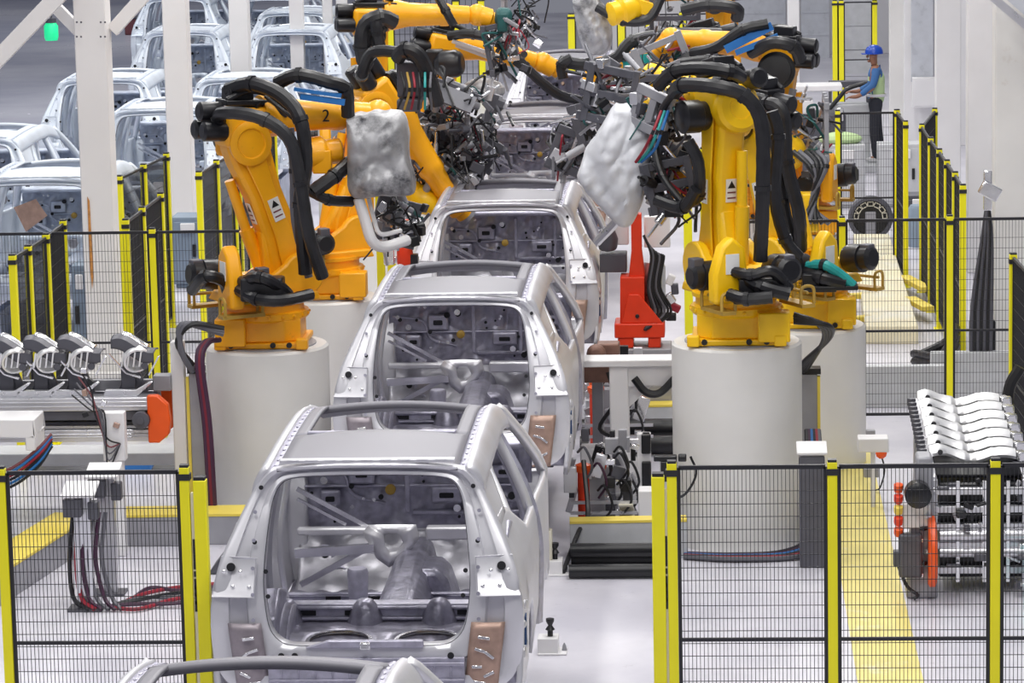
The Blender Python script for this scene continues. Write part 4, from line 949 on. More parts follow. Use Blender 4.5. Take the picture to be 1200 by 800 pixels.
def bracket(x, y, z, lab):
    t = thing('pressed_bracket', lab, 'bracket', (x, y, z), 0, 'pressed steel brackets on the conveyor')
    def crest(u): return .30+.045*math.sin(u*PI*1.5+.5)-.05*u
    b = MB(); b.grid(lambda u, v: V((-.18+.36*u, -.14-.02*math.sin(PI*u), crest(u)-.10*v*(.75+.35*math.sin(PI*u)))), 20, 4)
    b.grid(lambda u, v: V((-.18+.36*u, -.14-.02*math.sin(PI*u)+.24*v, crest(u)+.02*math.sin(PI*v))), 20, 5); b.build('top_flange', 'dgrey', t, solid=.012)
    b = MB(); b.grid(lambda u, v: V((-.10+.22*u, -.06+.14*v, crest(.22+.6*u)+.024+.012*math.sin(PI*v))), 12, 4); b.build('bright_edge', 'chrome', t, solid=.01)
    b = MB(); b.lathe([(.05, 0), (.105, .04), (.118, .10), (.112, .13), (.095, .13), (.085, .09), (.03, .05)], (-.01, -.03, .19), (.42, -1, -.45), 24)
    for k in range(4): b.beam((-.07+.05*k, -.172, .22), (-.09+.05*k, -.165, .10), .012, .02)
    b.build('scoop', 'bright', t)
    b = MB(); b.beam((-.20, -.13, .20), (-.06, -.13, .04), .035, .012); b.beam((-.06, -.13, .04), (.06, -.13, .0), .035, .012); b.beam((.22, -.13, .18), (.13, -.13, .02), .035, .012); b.build('v_leg', 'chrome', t)
    b = MB(); b.bb(-.12, .0, -.06, .04, -.14, .12); b.prism([(-.16, -.14), (.10, -.14), (.02, .06), (-.06, .06)], -.02, .02); b.build('holder', 'dgrey', t, bevel=.008)
    b = MB(); b.prism([(-.26, -.16), (.02, -.16), (.16, -.04), (.14, -.03), (.02, -.10), (-.24, -.10)], -.16, -.10); b.build('cradle', 'alu', t, bevel=.006)
    for xx in (-.05, .10):
        b = MB(); b.lathe([(.03, 0), (.03, .02)], (xx, -.135, .20-.1*(xx > 0)), (0, -1, 0), 12); b.build('boss', 'dgrey', t)
    return t
for px, lab in ((18, 'pressed steel bracket on the conveyor, cut by the left picture edge side'), (58, 'pressed steel bracket on the conveyor, second from the left edge'), (98, 'pressed steel bracket on the conveyor, just left of the white column'), (160, 'dark pressed steel bracket on the conveyor, right of the white column')):
    p = W(px, 450, 27.2); bracket(p.x, 27.2, 1.36, lab)
b = MB(); b.bb(-8, -4.62, 27.30, 27.36, 1.21, 1.30); b.bb(-4.75, -4.6, 27.25, 27.4, 1.21, 1.34); tag(b.build('guide_rail', 'grey', bevel=.006), 'dark grey guide rail along the top of the left conveyor', 'rail')
# sensor stand before it
t = thing('sensor_post', 'white post with clipped cables standing before the left conveyor', 'post', (-4.93, 26.4, 0))
b = MB(); b.bb(-.06, .06, -.05, .05, 0, 1.16); b.bb(-.09, .09, -.06, .06, .80, 1.20); b.build('post', 'white', t, bevel=.008)
for k in range(5):
    b = MB(); b.tube([(-.25-.02*k, -.05, 1.55-.05*k), (-.16, -.08, 1.38-.04*k), (-.14+.02*k, -.09, 1.2), (-.05, -.09, 1.0-.06*k), (.06, -.09, .95)], .007, 6); b.build('cable', ('rubber', 'brownred', 'hoseg', 'hoseg', 'rubber')[k], t)
for k in range(6):
    b = MB(); b.box((-.22+.05*k*(k % 2), -.06, 1.55-.09*k), (.05, .05, .04), R=Mx.Rotation(k*.7, 3, 'Y')); b.build('clip', ('chrome', 'black', 'copper')[k % 3], t, bevel=.004)
t = thing('sensor_stand', 'grey twin column stand with tilted white plates behind the left front fence', 'stand', (-4.83, 24.75, 0))
for i, (x, y, z) in enumerate(((-.05, -.15, .90), (.04, .35, .94))):
    b = MB(); b.bb(x-.05, x-.02, y-.04, y+.04, 0, z); b.bb(x+.05, x+.08, y-.04, y+.04, 0, z); b.bb(x-.05, x+.08, y-.01, y+.01, 0, z); b.build('column', 'alu', t, bevel=.004)
    b = MB(); b.box((x, y, z+.04), (.26, .26, .02), R=Mx.Rotation(.25, 3, 'X')); b.build('plate', 'white', t, bevel=.003)
    b = MB(); b.bb(x-.12, x+.02, y-.10, y+.05, z-.16, z-.02); b.box((x+.10, y, z-.12), (.08, .1, .14)); b.build('sensor', 'dgrey', t, bevel=.01)
    b = MB(); b.bb(x-.12, x+.14, y-.10, y+.10, 0, .02); b.build('foot_plate', 'dgrey', t)
for k in range(6):
    b = MB(); b.tube([(-.12+.05*k, -.1, .75), (-.15+.05*k, -.16, .4), (-.13+.06*k, -.18, .1), (.0+.05*k, -.25, .02)], .018, 6); b.build('cable', ('black', 'redc', 'purple', 'hoseg', 'purple', 'hoseg')[k], t)
for k, (c, lab) in enumerate((('redc', 'red cable'), ('purple', 'purple cable'), ('black', 'black cable'), ('hoseg', 'grey cable'), ('redc', 'second red cable'), ('purple', 'thin purple cable'))):
    b = MB(); x0 = -4.7+.03*k
    b.tube([(x0, 24.55+.05*k, .03), (-4.45, 24.5+.12*k, .025+.01*(k % 3)), (-4.2, 24.8+.1*k-.25*(k % 2), .03), (-3.9, 24.9+.1*k-.2*(k % 2), .03), (-3.55, 25.2+.07*k-.2*(k % 2), .03)], .016, 6)
    tag(b.build('floor_cable', c), lab+' snaking over the floor right of the grey sensor stand, '+('nearest the stand foot', 'second in the bundle', 'lowest loop', 'middle of the bundle', 'upper loop', 'uppermost')[k], 'cable', 'cables on the floor at left')
b = MB(); b.prism([(0, 0), (.55, 0), (.55, .42), (.30, .42), (.16, .2)], -.2, .2); b.v = [p+V((-4.1, 25.9, 0)) for p in b.v]
tag(b.build('floor_duct', 'dgrey', bevel=.02), 'dark sloped duct on the floor behind the left gate posts', 'duct')
b = MB(); b.bb(-.15, .15, -.08, .08, 0, .14); b.v = [p+V((G(160, 551).x, G(160, 551).y, .01)) for p in b.v]; tag(b.build('parts_box', 'blue', bevel=.02), 'small blue box on the floor under the left conveyor', 'box')
t = thing('junction_box', 'white open fronted box with cables at the left picture edge', 'box', (-5.75, 26.5, 0))
b = MB(); b.bb(-.35, .18, -.2, .2, 1.02, 1.16); b.bb(-.35, -.30, -.2, .2, .0, 1.02); b.bb(.10, .18, -.2, .2, .9, 1.02); b.build('housing', 'white', t, bevel=.01)
for k in range(6):
    b = MB(); b.tube([(.30, -.1, 1.02-.02*k), (.18, -.15, .9-.03*k), (-.05, -.15, .74-.03*k), (-.3, -.1, .70-.03*k)], .012, 6); b.build('cable', ('brownred', 'blue', 'redc', 'black', 'blue', 'black')[k], t)
# duct, pale post and purple hoses left of the left plinth
b = MB(); b.bb(-4.60, -4.49, 27.3, 27.42, 0, 1.62); tag(b.build('cable_post', 'white', bevel=.01), 'white square post between conveyor end cap and left plinth', 'post')
t = thing('cable_duct', 'narrow grey cable duct with a yellow edge beside the left plinth', 'duct', (-4.40, 27.35, 0))
b = MB(); b.bb(-.05, .07, -.06, .06, 0, 1.35); b.build('duct', 'grey', t, bevel=.006)
b = MB(); b.bb(-.075, -.05, -.065, .0, 0, 1.32); b.build('yellow_edge', 'yline', t)
b = MB(); b.bb(-.06, .08, -.07, .07, 1.35, 1.40); b.build('lid', 'black', t, bevel=.006)
for k in range(3):
    b = MB(); b.tube([W(250+4*k, 398, 27.4), W(238+3*k, 402, 27.3), W(231+3*k, 425, 27.2), W(240+3*k, 500, 27.15), W(246+3*k, 600, 27.1)], .022, 8)
    tag(b.build('riser_hose', ('purple', 'maroon', 'purple')[k]), ('purple', 'dark red', 'second purple')[k]+' hose dropping from the left robot along its plinth', 'hose', 'hoses down the left plinth')
for k in range(3):
    b = MB(); b.tube([W(262, 385+k*3, 27.3), W(225-k*6, 380, 27.2), W(208+k*3, 402+k*6, 27.2), W(226, 428+k*4, 27.25)], .025, 8)
    tag(b.build('robot_cable', 'hoseg' if k else 'rubber'), 'grey cable looping from the left robot base to the duct, ' + ('outermost', 'middle', 'innermost')[k], 'cable', 'cables at the left robot base')
t = thing('cable_duct', 'grey cable duct with orange edge between the two right plinths', 'duct', (.76, 27.75, 0))
b = MB(); b.bb(-.08, .06, -.06, .06, 0, 1.22); b.build('duct', 'grey', t, bevel=.006)
b = MB(); b.bb(.06, .085, -.065, 0, .7, 1.2); b.build('orange_edge', 'yline', t)
b = MB(); b.bb(-.06, .09, -.07, .07, 1.22, 1.27); b.build('lid', 'black', t)
for k in range(4):
    b = MB(); b.tube([W(930, 368+k*3, 26.9), W(958+k*4, 378+k, 26.9), W(966+k*2, 396, 27.2), W(950-k*3, 425, 27.6), W(942-k*2, 436, 27.7)], .022, 8)
    tag(b.build('robot_cable', 'rubber'), 'black cable arching from the front right robot into the duct, ' + ('lowest', 'second', 'third', 'outermost')[k], 'cable', 'cables at the right robot base')
for k in range(6):
    b = MB(); b.tube([(.72+.02*k, 27.4, .8), (.72+.025*k, 27.0, .4), (.70+.03*k, 26.6, .08), (.5+.03*k, 26.25-.03*k, .03), (.1, 26.15-.03*k, .03), (-.3, 26.2-.02*k, .03)], .02, 6)
    tag(b.build('floor_cable', ('black', 'purple', 'blue', 'black', 'redc', 'hoseg')[k]), ('black', 'purple', 'blue', 'second black', 'red', 'grey')[k]+' cable running down and along the foot of the front right plinth', 'cable', 'cables at the right plinth foot')
t = thing('terminal_box', 'white topped terminal box behind the second right fence post', 'box', (.72, 25.9, 0))
b = MB(); b.bb(-.1, .1, -.1, .1, 0, .9); b.build('post', 'dgrey', t, bevel=.01)
b = MB(); b.box((0, 0, .95), (.24, .24, .02), R=Mx.Rotation(.2, 3, 'X')); b.bb(-.1, .1, -.08, .1, .80, .93); b.build('lid', 'white', t, bevel=.004)

# ------------------------------------------------------------------ gantry leg, jigs and clamps in the middle
t = thing('gantry_leg', 'white painted gantry frame between the second car and front right plinth', 'gantry', (-.88, 28.5, 0))
b = MB(); b.prism([(-.075, .25), (.09, .25), (.09, 1.2), (-.075, 1.2)], -.12, .12); b.build('upright', 'white', t, bevel=.015)
b = MB(); b.prism([(-.12, .22), (.16, .18), (.16, .30), (.09, .42), (.09, .55), (-.075, .55), (-.12, .44)], -.16, .16); b.build('knee', 'white', t, bevel=.03)
b = MB(); b.bb(-.45, .62, -.15, .15, 1.18, 1.24); b.bb(-.075, .55, -.10, .10, 1.0, 1.18); b.build('top_beam', 'white', t, bevel=.01)
b = MB(); b.bb(-.34, -.08, -.12, .12, .30, .46); b.build('side_arm', 'white', t, bevel=.015)
b = MB(); b.bb(-.16, .2, -.2, .2, 0, .20); b.build('foot', 'steelbox', t, bevel=.01)
b = MB(); b.prism([(.09, 1.0), (.30, 1.0), (.09, .80)], -.02, .02); b.build('gusset', 'white', t)
b = MB(); b.tube([(.14, -.14, 1.08), (.24, -.15, .96), (.36, -.15, .95), (.5, -.14, 1.08)], .035, 8); b.build('hose', 'rubber', t)
b = MB(); b.bb(.16, .28, -.3, -.2, 0, .62); b.build('sensor_column', 'white', t, bevel=.008)
b = MB(); b.bb(.20, .28, -.34, -.22, .45, .62); b.bb(.20, .28, -.34, -.22, .14, .38); b.build('black_housing', 'black', t, bevel=.01)
t = thing('light_barrier', 'light barrier head on the yellow gate post, right of the gantry leg', 'sensor', (-.42, 24.0, 0))
b = MB(); b.bb(-.03, .03, -.03, .03, 0, 1.25); b.build('pole', 'alu', t)
b = MB(); b.bb(-.07, .10, -.04, .04, 1.25, 1.29); b.lathe([(.03, 0), (.03, .06)], (.11, 0, 1.27), (1, 0, 0), 12); b.bb(-.02, .1, -.05, .05, 1.10, 1.25); b.build('head', 'black', t, bevel=.008)
b = MB(); b.tube([(.2, 0, 1.28), (.24, 0, 1.15), (.16, 0, 1.0), (.04, 0, .95)], .01, 6); b.build('lead', 'black', t)
b = MB(); b.bb(-.13, .13, -.1, .1, 0, .42); b.v = [p+V((-.55, 26.9, 0)) for p in b.v]; tag(b.build('switch_box', 'white', bevel=.012), 'white box on the floor behind the yellow gate posts', 'box')
b = MB(); b.box((0, 0, .26), (.12, .5, .02), R=Mx.Rotation(-.3, 3, 'X')); b.bb(-.06, .06, -.2, .2, 0, .18); b.v = [p+V((-.78, 26.9, 0)) for p in b.v]; tag(b.build('ramp', 'cream', bevel=.006), 'narrow cream ramp plate left of the white floor box', 'ramp')
b = MB(); b.tube([(-1.12, 26.7, .7), (-1.08, 26.4, .3), (-1.14, 26.1, .25), (-1.25, 25.6, .03)], .02, 6); tag(b.build('floor_cable', 'rubber'), 'black cable hanging over the pale curb by the nearest car', 'cable')
def clampstand(x, y, s, lab, seed):
    rnd = random.Random(seed); t = thing('clamp_station', lab, 'jig', (x, y, 0), 0, 'clamp stations along the line')
    b = MB(); b.bb(-.06*s, .06*s, -.06, .06, 0, .55*s); b.bb(-.16*s, .16*s, -.1, .1, 0, .04); b.build('stand', 'grey', t, bevel=.008)
    b = MB(); b.cyl((-.10*s, -.05, .15*s), (-.10*s, -.05, .52*s), .045*s, n=14); b.build('red_cylinder', 'red', t)
    b = MB(); b.lathe([(.05*s, 0), (.06*s, .03), (.06*s, .06), (.02, .08)], (-.10*s, -.05, .52*s), n=14); b.build('cylinder_head', 'orange', t)
    for k in range(24):
        b = MB(); p = V((rnd.uniform(-.2, .24)*s, rnd.uniform(-.14, .14), rnd.uniform(.1, .8)*s)); b.box(p, (rnd.uniform(.03, .10)*s, .06, rnd.uniform(.04, .2)*s), R=Mx.Rotation(rnd.choice((0, 0, 0, .3, -.4)), 3, 'Y')); b.build('clamp', rnd.choice(('chrome', 'black', 'grey', 'dgrey', 'alu')), t, bevel=.005)
    for k in range(6):
        b = MB(); p = V((rnd.uniform(-.15, .2)*s, -.12, rnd.uniform(.3, .7)*s)); b.tube([p, p+V((.06, -.05, .05)), p+V((.12, -.03, -.12)), p+V((.05, 0, -.25))], .011, 6); b.build('hose', rnd.choice(('rubber', 'black', 'hoseg', 'rubber', 'purple')), t)
    b = MB(); b.beam((-.2*s, -.12, .22*s), (.3*s, -.12, .22*s), .025); b.beam((-.2*s, -.12, .30*s), (.3*s, -.12, .30*s), .025); b.build('cross_tube', 'alu', t)
    return t
clampstand(-1.02, 26.9, 1.1, 'clamp station with red cylinder right behind the nearest whole car', 3)
clampstand(-.92, 27.5, .9, 'smaller clamp station left of the gantry foot', 4)
clampstand(-1.0, 29.9, 1.3, 'clamp station by the second car wheel arch', 6)
clampstand(-1.05, 30.75, 1.1, 'brown stained clamp station below the red jig', 7)
for i, (px, py) in enumerate(((648, 672), (642, 764))):
    p = G(px, py); t = thing('floor_jig', 'white floor block with a black knob, ' + ('farther of the two by the nearest car', 'nearer of the two by the nearest car'), 'jig', (p.x+.02, p.y, 0), 0, 'floor jigs by the nearest car') if False else thing('floor_jig', 'white floor block with a black knob, ' + ('farther', 'nearer')[i]+' of the two right of the nearest car', 'jig', (p.x+.02, p.y, 0), 0, 'floor jigs by the nearest car')
    b = MB(); b.bb(-.09, .06, -.08, .08, 0, .12); b.bb(-.09, .12, -.1, .1, 0, .015); b.build('block', 'white', t, bevel=.006)
    b = MB(); b.lathe([(.02, .12), (.02, .16), (.035, .17), (.015, .2), (.03, .23), (.03, .25)], (.0, 0, 0), n=14); b.build('knob', 'black', t)
    b = MB(); b.lathe([(.02, .015), (.012, .05), (.004, .07)], (.1, 0, 0), n=10); b.build('bolt', 'grey', t)
    if i == 0:
        b = MB(); b.bb(-.16, -.02, -.05, .05, .12, .36); b.build('bracket', 'cream', t, bevel=.01)
# red upright jigs
t = thing('upright_jig', 'tall red orange jig column standing right of the third car', 'jig', (-.76, 31.6, 0))
b = MB(); b.bb(-.30, .30, -.25, .25, 0, .82); b.build('pedestal', 'grey', t, bevel=.01)
b = MB(); b.bb(-.24, .24, -.2, .2, .92, 1.06); b.bb(-.21, -.06, -.18, .18, .82, .92); b.bb(.08, .2, -.18, .18, .82, .92); b.build('base_plate', 'red', t, bevel=.012)
b = MB(); b.bb(-.18, .05, -.14, .16, 1.06, 1.50); b.prism([(-.18, 1.06), (.22, 1.06), (.0, 1.34), (-.1, 1.34)], -.18, -.14); b.build('column_foot', 'red', t, bevel=.008)
b = MB(); b.prism([(-.10, 1.48), (.06, 1.48), (.03, 1.75), (.03, 2.1), (-.07, 2.1), (-.07, 1.75)], -.08, .06); b.build('column', 'red', t, bevel=.01)
b = MB(); b.lathe([(.02, 0), (.02, .06)], (-.02, -.14, 1.13), (0, -1, 0), 10); b.bb(-.06, .0, -.1, .0, 2.1, 2.2); b.build('sensor', 'black', t, bevel=.006)
b = MB(); b.bb(-.38, -.12, .05, .3, 1.52, 1.70); b.lathe([(.09, 0), (.1, .1), (.07, .2)], (-.3, .1, 1.75), (0, -.3, 1), 14); b.build('actuator', 'dgrey', t, bevel=.01)
b = MB(); b.bb(-.30, -.10, .1, .3, 1.78, 2.05); b.build('clamp_plate', 'white', t, bevel=.01)
b = MB(); b.bb(.05, .3, .1, .2, 1.75, 2.05); b.build('clamp_plate', 'white', t, bevel=.01)
b = MB(); b.lathe([(.10, 0), (.11, .02), (.11, .5), (.09, .55)], (.14, .12, 1.06), (0, 0, 1), 16); b.build('canister', 'alu', t)
for k in range(7):
    b = MB(); b.tube([(.05+.02*k, -.1, 1.9-.05*k), (.12+.02*k, -.12, 1.7), (.08+.02*k, -.12, 1.4), (.12+.03*k, -.1, 1.15), (.05, -.22, 1.0)], .014, 6); b.build('hose', ('rubber', 'hoseg', 'rubber', 'black', 'hoseg', 'rubber', 'black')[k], t)
for k in range(5):
    b = MB(); b.box((.30+.04*(k % 2), -.05, 1.1+.09*k), (.10, .1, .07), R=Mx.Rotation(.5*k, 3, 'Y')); b.build('valve', ('black', 'redc', 'chrome', 'dgrey', 'white')[k], t, bevel=.01)
t = thing('jig_cylinder', 'red cylinder standing left of the third car, below the orange wrist', 'jig', (W(474, 280, 30.4).x, 30.4, .08))
b = MB(); b.bb(-.05, .05, -.08, .08, -.08, 1.7); b.build('post', 'grey', t, bevel=.01)
b = MB(); b.lathe([(.06, 1.7), (.075, 1.74), (.075, 1.88), (.055, 1.92), (.055, 1.96), (.08, 2.0), (.08, 2.12), (.05, 2.14)], n=18); b.build('cylinder', 'red', t)
b = MB(); b.lathe([(.06, 1.9), (.06, 1.97)], (.07, -.02, 0), n=12); b.bb(.04, .12, -.05, .05, 1.7, 1.82); b.build('fitting', 'black', t)
b = MB(); b.bb(-.2, .12, .1, .16, 1.72, 1.78); b.bb(-.2, -.1, .0, .16, 1.72, 1.95); b.build('clamp_plate', 'chrome', t, bevel=.008)
t = thing('weld_transformer', 'brown cast fixture between second car and gantry', 'fixture', (-1.08, 29.0, 0))
b = MB(); b.bb(-.05, .05, -.05, .05, 0, .95); b.bb(-.12, .12, -.1, .1, 0, .12); b.build('column', 'grey', t, bevel=.01)
b = MB(); b.bb(-.16, .16, -.14, .1, .95, 1.12); b.lathe([(.08, 0), (.09, .05), (.06, .1)], (.0, -.14, 1.22), (0, -1, 0), 14); b.box((.1, 0, 1.22), (.2, .2, .14)); b.build('cast_head', 'brown', t, bevel=.015)
b = MB(); b.tube([(.1, -.15, 1.05), (.16, -.18, .8), (.02, -.18, .55), (.2, -.18, .42), (.0, -.2, .2)], .02, 6); b.build('cable', 'rubber', t)
# ------------------------------------------------------------------ right rack of bright bumper beams and the machine below
t = thing('beam_rack', 'aluminium feeder rack carrying bright bumper beams at right', 'rack', (1.9, 25.8, 0))
o = Mx.Translation(-t.location)
for x in (1.62, 2.32):
    for y_ in (25.0, 27.1):
        b = MB(o); b.bb(x-.03, x+.03, y_-.03, y_+.03, 0, 1.06 if y_ > 26 else .88); b.build('upright', 'alu', t, bevel=.004)
    b = MB(o); b.beam((x, 25.0, .86), (x, 27.2, 1.06), .05, .08); b.build('side_rail', 'alu', t, bevel=.004)
    for k in range(16):
        b = MB(o); b.box((x-.045, 25.3+.12*k, .92+.011*k), (.05, .05, .06), rz=.6); b.build('stop_block', 'dgrey', t)
for z_, y_ in ((.80, 24.95), (.66, 24.95), (.52, 24.97), (.38, 24.95), (.18, 24.97)):
    b = MB(o); b.bb(1.62, 2.34, y_-.03, y_+.03, z_-.025, z_+.025); b.build('cross_bar', 'alu', t, bevel=.004)
for x in (1.80, 2.0, 2.18):
    b = MB(o); b.bb(x-.015, x+.015, 24.9, 24.94, .1, .88); b.build('strut', 'chrome', t)
rnd = random.Random(77)
for k in range(70):
    b = MB(o); p = V((rnd.uniform(1.6, 2.4), rnd.uniform(24.8, 25.2), rnd.uniform(.08, .9)))
    b.box(p, (rnd.uniform(.02, .12), .06, rnd.uniform(.015, .06)), R=Mx.Rotation(rnd.choice((0, 0, .4, -.3)), 3, 'Y')); b.build('fitting', rnd.choice(('chrome', 'dgrey', 'black', 'alu', 'dgrey', 'black', 'grey')), t, bevel=.005)
b = MB(o); b.cyl((1.66, 24.92, .46), (2.3, 24.92, .46), .05, n=18); b.cyl((1.66, 24.92, .33), (2.3, 24.92, .33), .04, n=18); b.build('roller', 'alu', t)
b = MB(o); b.lathe([(.12, 0), (.13, .02), (.13, .05), (.10, .06)], (2.02, 24.9, .44), (1, 0, 0), 24); b.build('pulley', 'alu', t)
b = MB(o); b.add([(1.64, 25.1, .90), (2.34, 25.1, .90), (2.34, 27.2, 1.09), (1.64, 27.2, 1.09)], [(0, 1, 2, 3)]); b.build('shadow_plate', 'black', t, solid=.03)  # black plate added under the beams, stands in for the shadow in their gaps
b = MB(o); b.bb(1.66, 2.36, 25.05, 25.7, .10, .84); b.build('drive_housing', 'black', t, bevel=.02)
def bumper(x, y, z, lab):
    b = MB()
    n = 40
    def pf(u): return .03*math.cos((u-.12)*8.5)*(1 if u < .75 else .6)-.015*u
    prof = [(-.07, 0), (-.05, .03), (0, .045), (.05, .035), (.075, 0), (.05, -.015), (0, -.01), (-.05, -.02)]
    vs = []
    for i in range(n+1):
        u = i/n; sc_ = .8+.25*math.cos((u-.08)*9)**2*(u < .45)+.12*(u > .5)
        for yy, zz in prof: vs.append((-.34+.66*u, yy*sc_*.82, zz*1.3*sc_+pf(u)))
    m = len(prof)
    b.add(vs, [(i*m+k, i*m+(k+1) % m, (i+1)*m+(k+1) % m, (i+1)*m+k) for i in range(n) for k in range(m)]+[tuple(range(m)), tuple(n*m+k for k in reversed(range(m)))])
    o_ = tag(b.build('bumper_beam', 'bright', angle=55), lab, 'bumper beam', 'bright bumper beams on the rack'); o_.location = (x, y, z)
    q = MB(); q.box((.36, 0, -.01), (.08, .12, .07), rz=.3); q.box((.40, .03, -.03), (.05, .08, .09)); q.build('end_plate', 'chrome', o_, bevel=.01)
    q = MB(); q.lathe([(.02, 0), (.02, .01)], (-.26, -.06, .03), (0, -1, .6), 10); q.build('hole', 'hole', o_)
for k in range(7):
    bumper(1.95, 25.35+.255*k, 1.0+.024*k, 'wavy bright bumper beam, ' + ('nearest the camera on the rack', 'second from the front of the rack', 'third from the front of the rack', 'in the middle of the rack', 'third from the back of the rack', 'second from the back of the rack', 'farthest back on the rack')[k])
t = thing('drive_unit', 'grey drive unit with orange ringed disc left of the bumper rack', 'machine', (1.5, 24.9, 0))
b = MB(); b.prism([(-.10, 0), (.14, 0), (.10, 1.1), (-.02, 1.1), (-.06, .6)], -.12, .12); b.build('sloped_housing', 'grey', t, bevel=.02)
b = MB(); b.bb(-.16, .02, -.2, -.1, .18, .52); b.build('gearbox', 'dgrey', t, bevel=.02)
b = MB(); b.lathe([(.25, 0), (.27, .01), (.27, .05), (.25, .06)], (.06, -.16, .38), (1, 0, .0), 40); b.build('disc', 'orange', t)
b = MB(); b.lathe([(.09, 0), (.1, .03), (.1, .16), (.07, .18)], (-.02, -.14, .84), (0, -1, 0), 18); b.build('motor', 'black', t)
b = MB(); b.bb(-.13, .08, -.16, -.06, .56, .74); b.build('valve_bank', 'white', t, bevel=.008)
for k in range(5):
    b = MB(); b.lathe([(.03, 0), (.035, .02), (.035, .06), (.015, .07)], (-.16, -.14, .50+.085*k), (0, -.3, 1), 12); b.build('signal_lamp', ('orange', 'red', 'yline', 'red', 'orange')[k], t)
b = MB(); b.bb(-.20, -.12, -.16, -.08, .26, .38); b.build('limit_switch', 'dgrey', t, bevel=.01)
b = MB(); b.tube([(-.16, -.15, .26), (-.1, -.2, .12), (-.02, -.2, .0+.05), (-.05, -.2, .0+.02)], .014, 6); b.build('lead', 'black', t)
for k in range(8):
    b = MB(); b.box((.0+.03*(k % 3), -.17, .2+.09*k), (.05, .04, .03), rz=k); b.build('bracket', ('chrome', 'black', 'alu')[k % 3], t, bevel=.004)
b = MB(); b.bb(-.13, .13, -.1, .1, .5, .62); b.bb(-.02, .02, -.02, .02, 0, .5); b.v = [p+V((1.30, 28.0, 0)) for p in b.v]; tag(b.build('switch_box', 'white', bevel=.01), 'white box on a short leg left of the bumper rack', 'box')
t = thing('valve_stand', 'small orange handled valve on a thin stand between plinth and rack', 'valve', W(1023, 548, 28.6)*1)
t.location.z = 0
b = MB(); b.bb(-.02, .02, -.02, .02, 0, .55); b.bb(-.08, .05, -.03, .03, .14, .22); b.bb(-.06, .02, -.03, .03, .42, .56); b.build('stand', 'grey', t, bevel=.006)
b = MB(); b.lathe([(.03, 0), (.05, .03), (.02, .06)], (.07, -.02, .36), (0, -1, 0), 10); b.build('handle', 'orange', t)
b = MB(); b.tube([(.07, 0, .34), (.1, -.02, .2), (.06, -.02, .05), (.02, 0, .02)], .007, 6); b.build('lead', 'rubber', t)
q = MB(); q.bb(-.5, .5, -.05, .05, 0, .42); q.v = [p+V((1.72, 32.6, 0)) for p in q.v]; tag(q.build('low_barrier', 'steelbox', bevel=.01), 'low grey barrier behind the mesh, left of the bumper beams', 'barrier')
q = MB(); q.bb(-.45, .45, -.05, .05, 0, .5); q.v = [p+V((2.55, 32.9, 0)) for p in q.v]; tag(q.build('low_barrier', 'steelbox', bevel=.01), 'low grey barrier behind the mesh, right of the yellow fence post', 'barrier')
# loops of black hose beside the deck, tall dark hose bundle by the big column
for k in range(5):
    q = MB(); q.tube([(2.0, 33.6+.1*k, .05+.06*k), (2.25, 33.4, .10+.07*k), (2.42, 33.7+.05*k, .22+.09*k), (2.35, 34.2, .10+.07*k), (2.05, 34.1, .05+.05*k)], .045, 8)
    tag(q.build('coiled_hose', 'rubber'), 'black hose loop on the floor right of the deck, ' + ('lowest', 'second', 'third', 'fourth', 'uppermost')[k]+' in the heap', 'hose', 'black hoses right of the deck')
t = thing('hose_rack', 'tall dark bundle of hanging hoses in front of the big white column', 'hose rack', (W(1150, 300, 33.0).x, 33.0, 0))
b = MB(); b.bb(-.12, .14, -.05, .05, 0, .8); b.build('back_plate', 'black', t, bevel=.02)
for k in range(7):
    b = MB(); b.tube([(-.10+.03*k, -.06, .1), (-.10+.032*k, -.10, .9), (.0+.016*k, -.06, 1.6+.05*(k % 3)), (.06, 0, 2.0)], .02, 8); b.build('hose', 'rubber' if k % 2 else 'dgrey', t)
b = MB(); b.box((.08, -.05, 2.1), (.2, .12, .14), R=Mx.Rotation(.5, 3, 'Y')); b.bb(.02, .1, -.05, .05, 1.9, 2.3); b.build('valve_head', 'chrome', t, bevel=.01)
q = MB(); q.tube([W(1196, 430, 27.6), W(1183, 455, 27.6), W(1180, 500, 27.6), W(1190, 545, 27.6)], .05, 8); tag(q.build('hanging_hose', 'rubber'), 'black hose hanging at the right picture edge', 'hose')
b = MB(); b.bb(-.2, .2, -.2, .2, 0, .16); b.v = [p+V((2.45, 24.2, 0)) for p in b.v]; tag(b.build('parts_tray', 'teal', bevel=.02), 'teal tray on the floor at the right picture edge', 'tray')
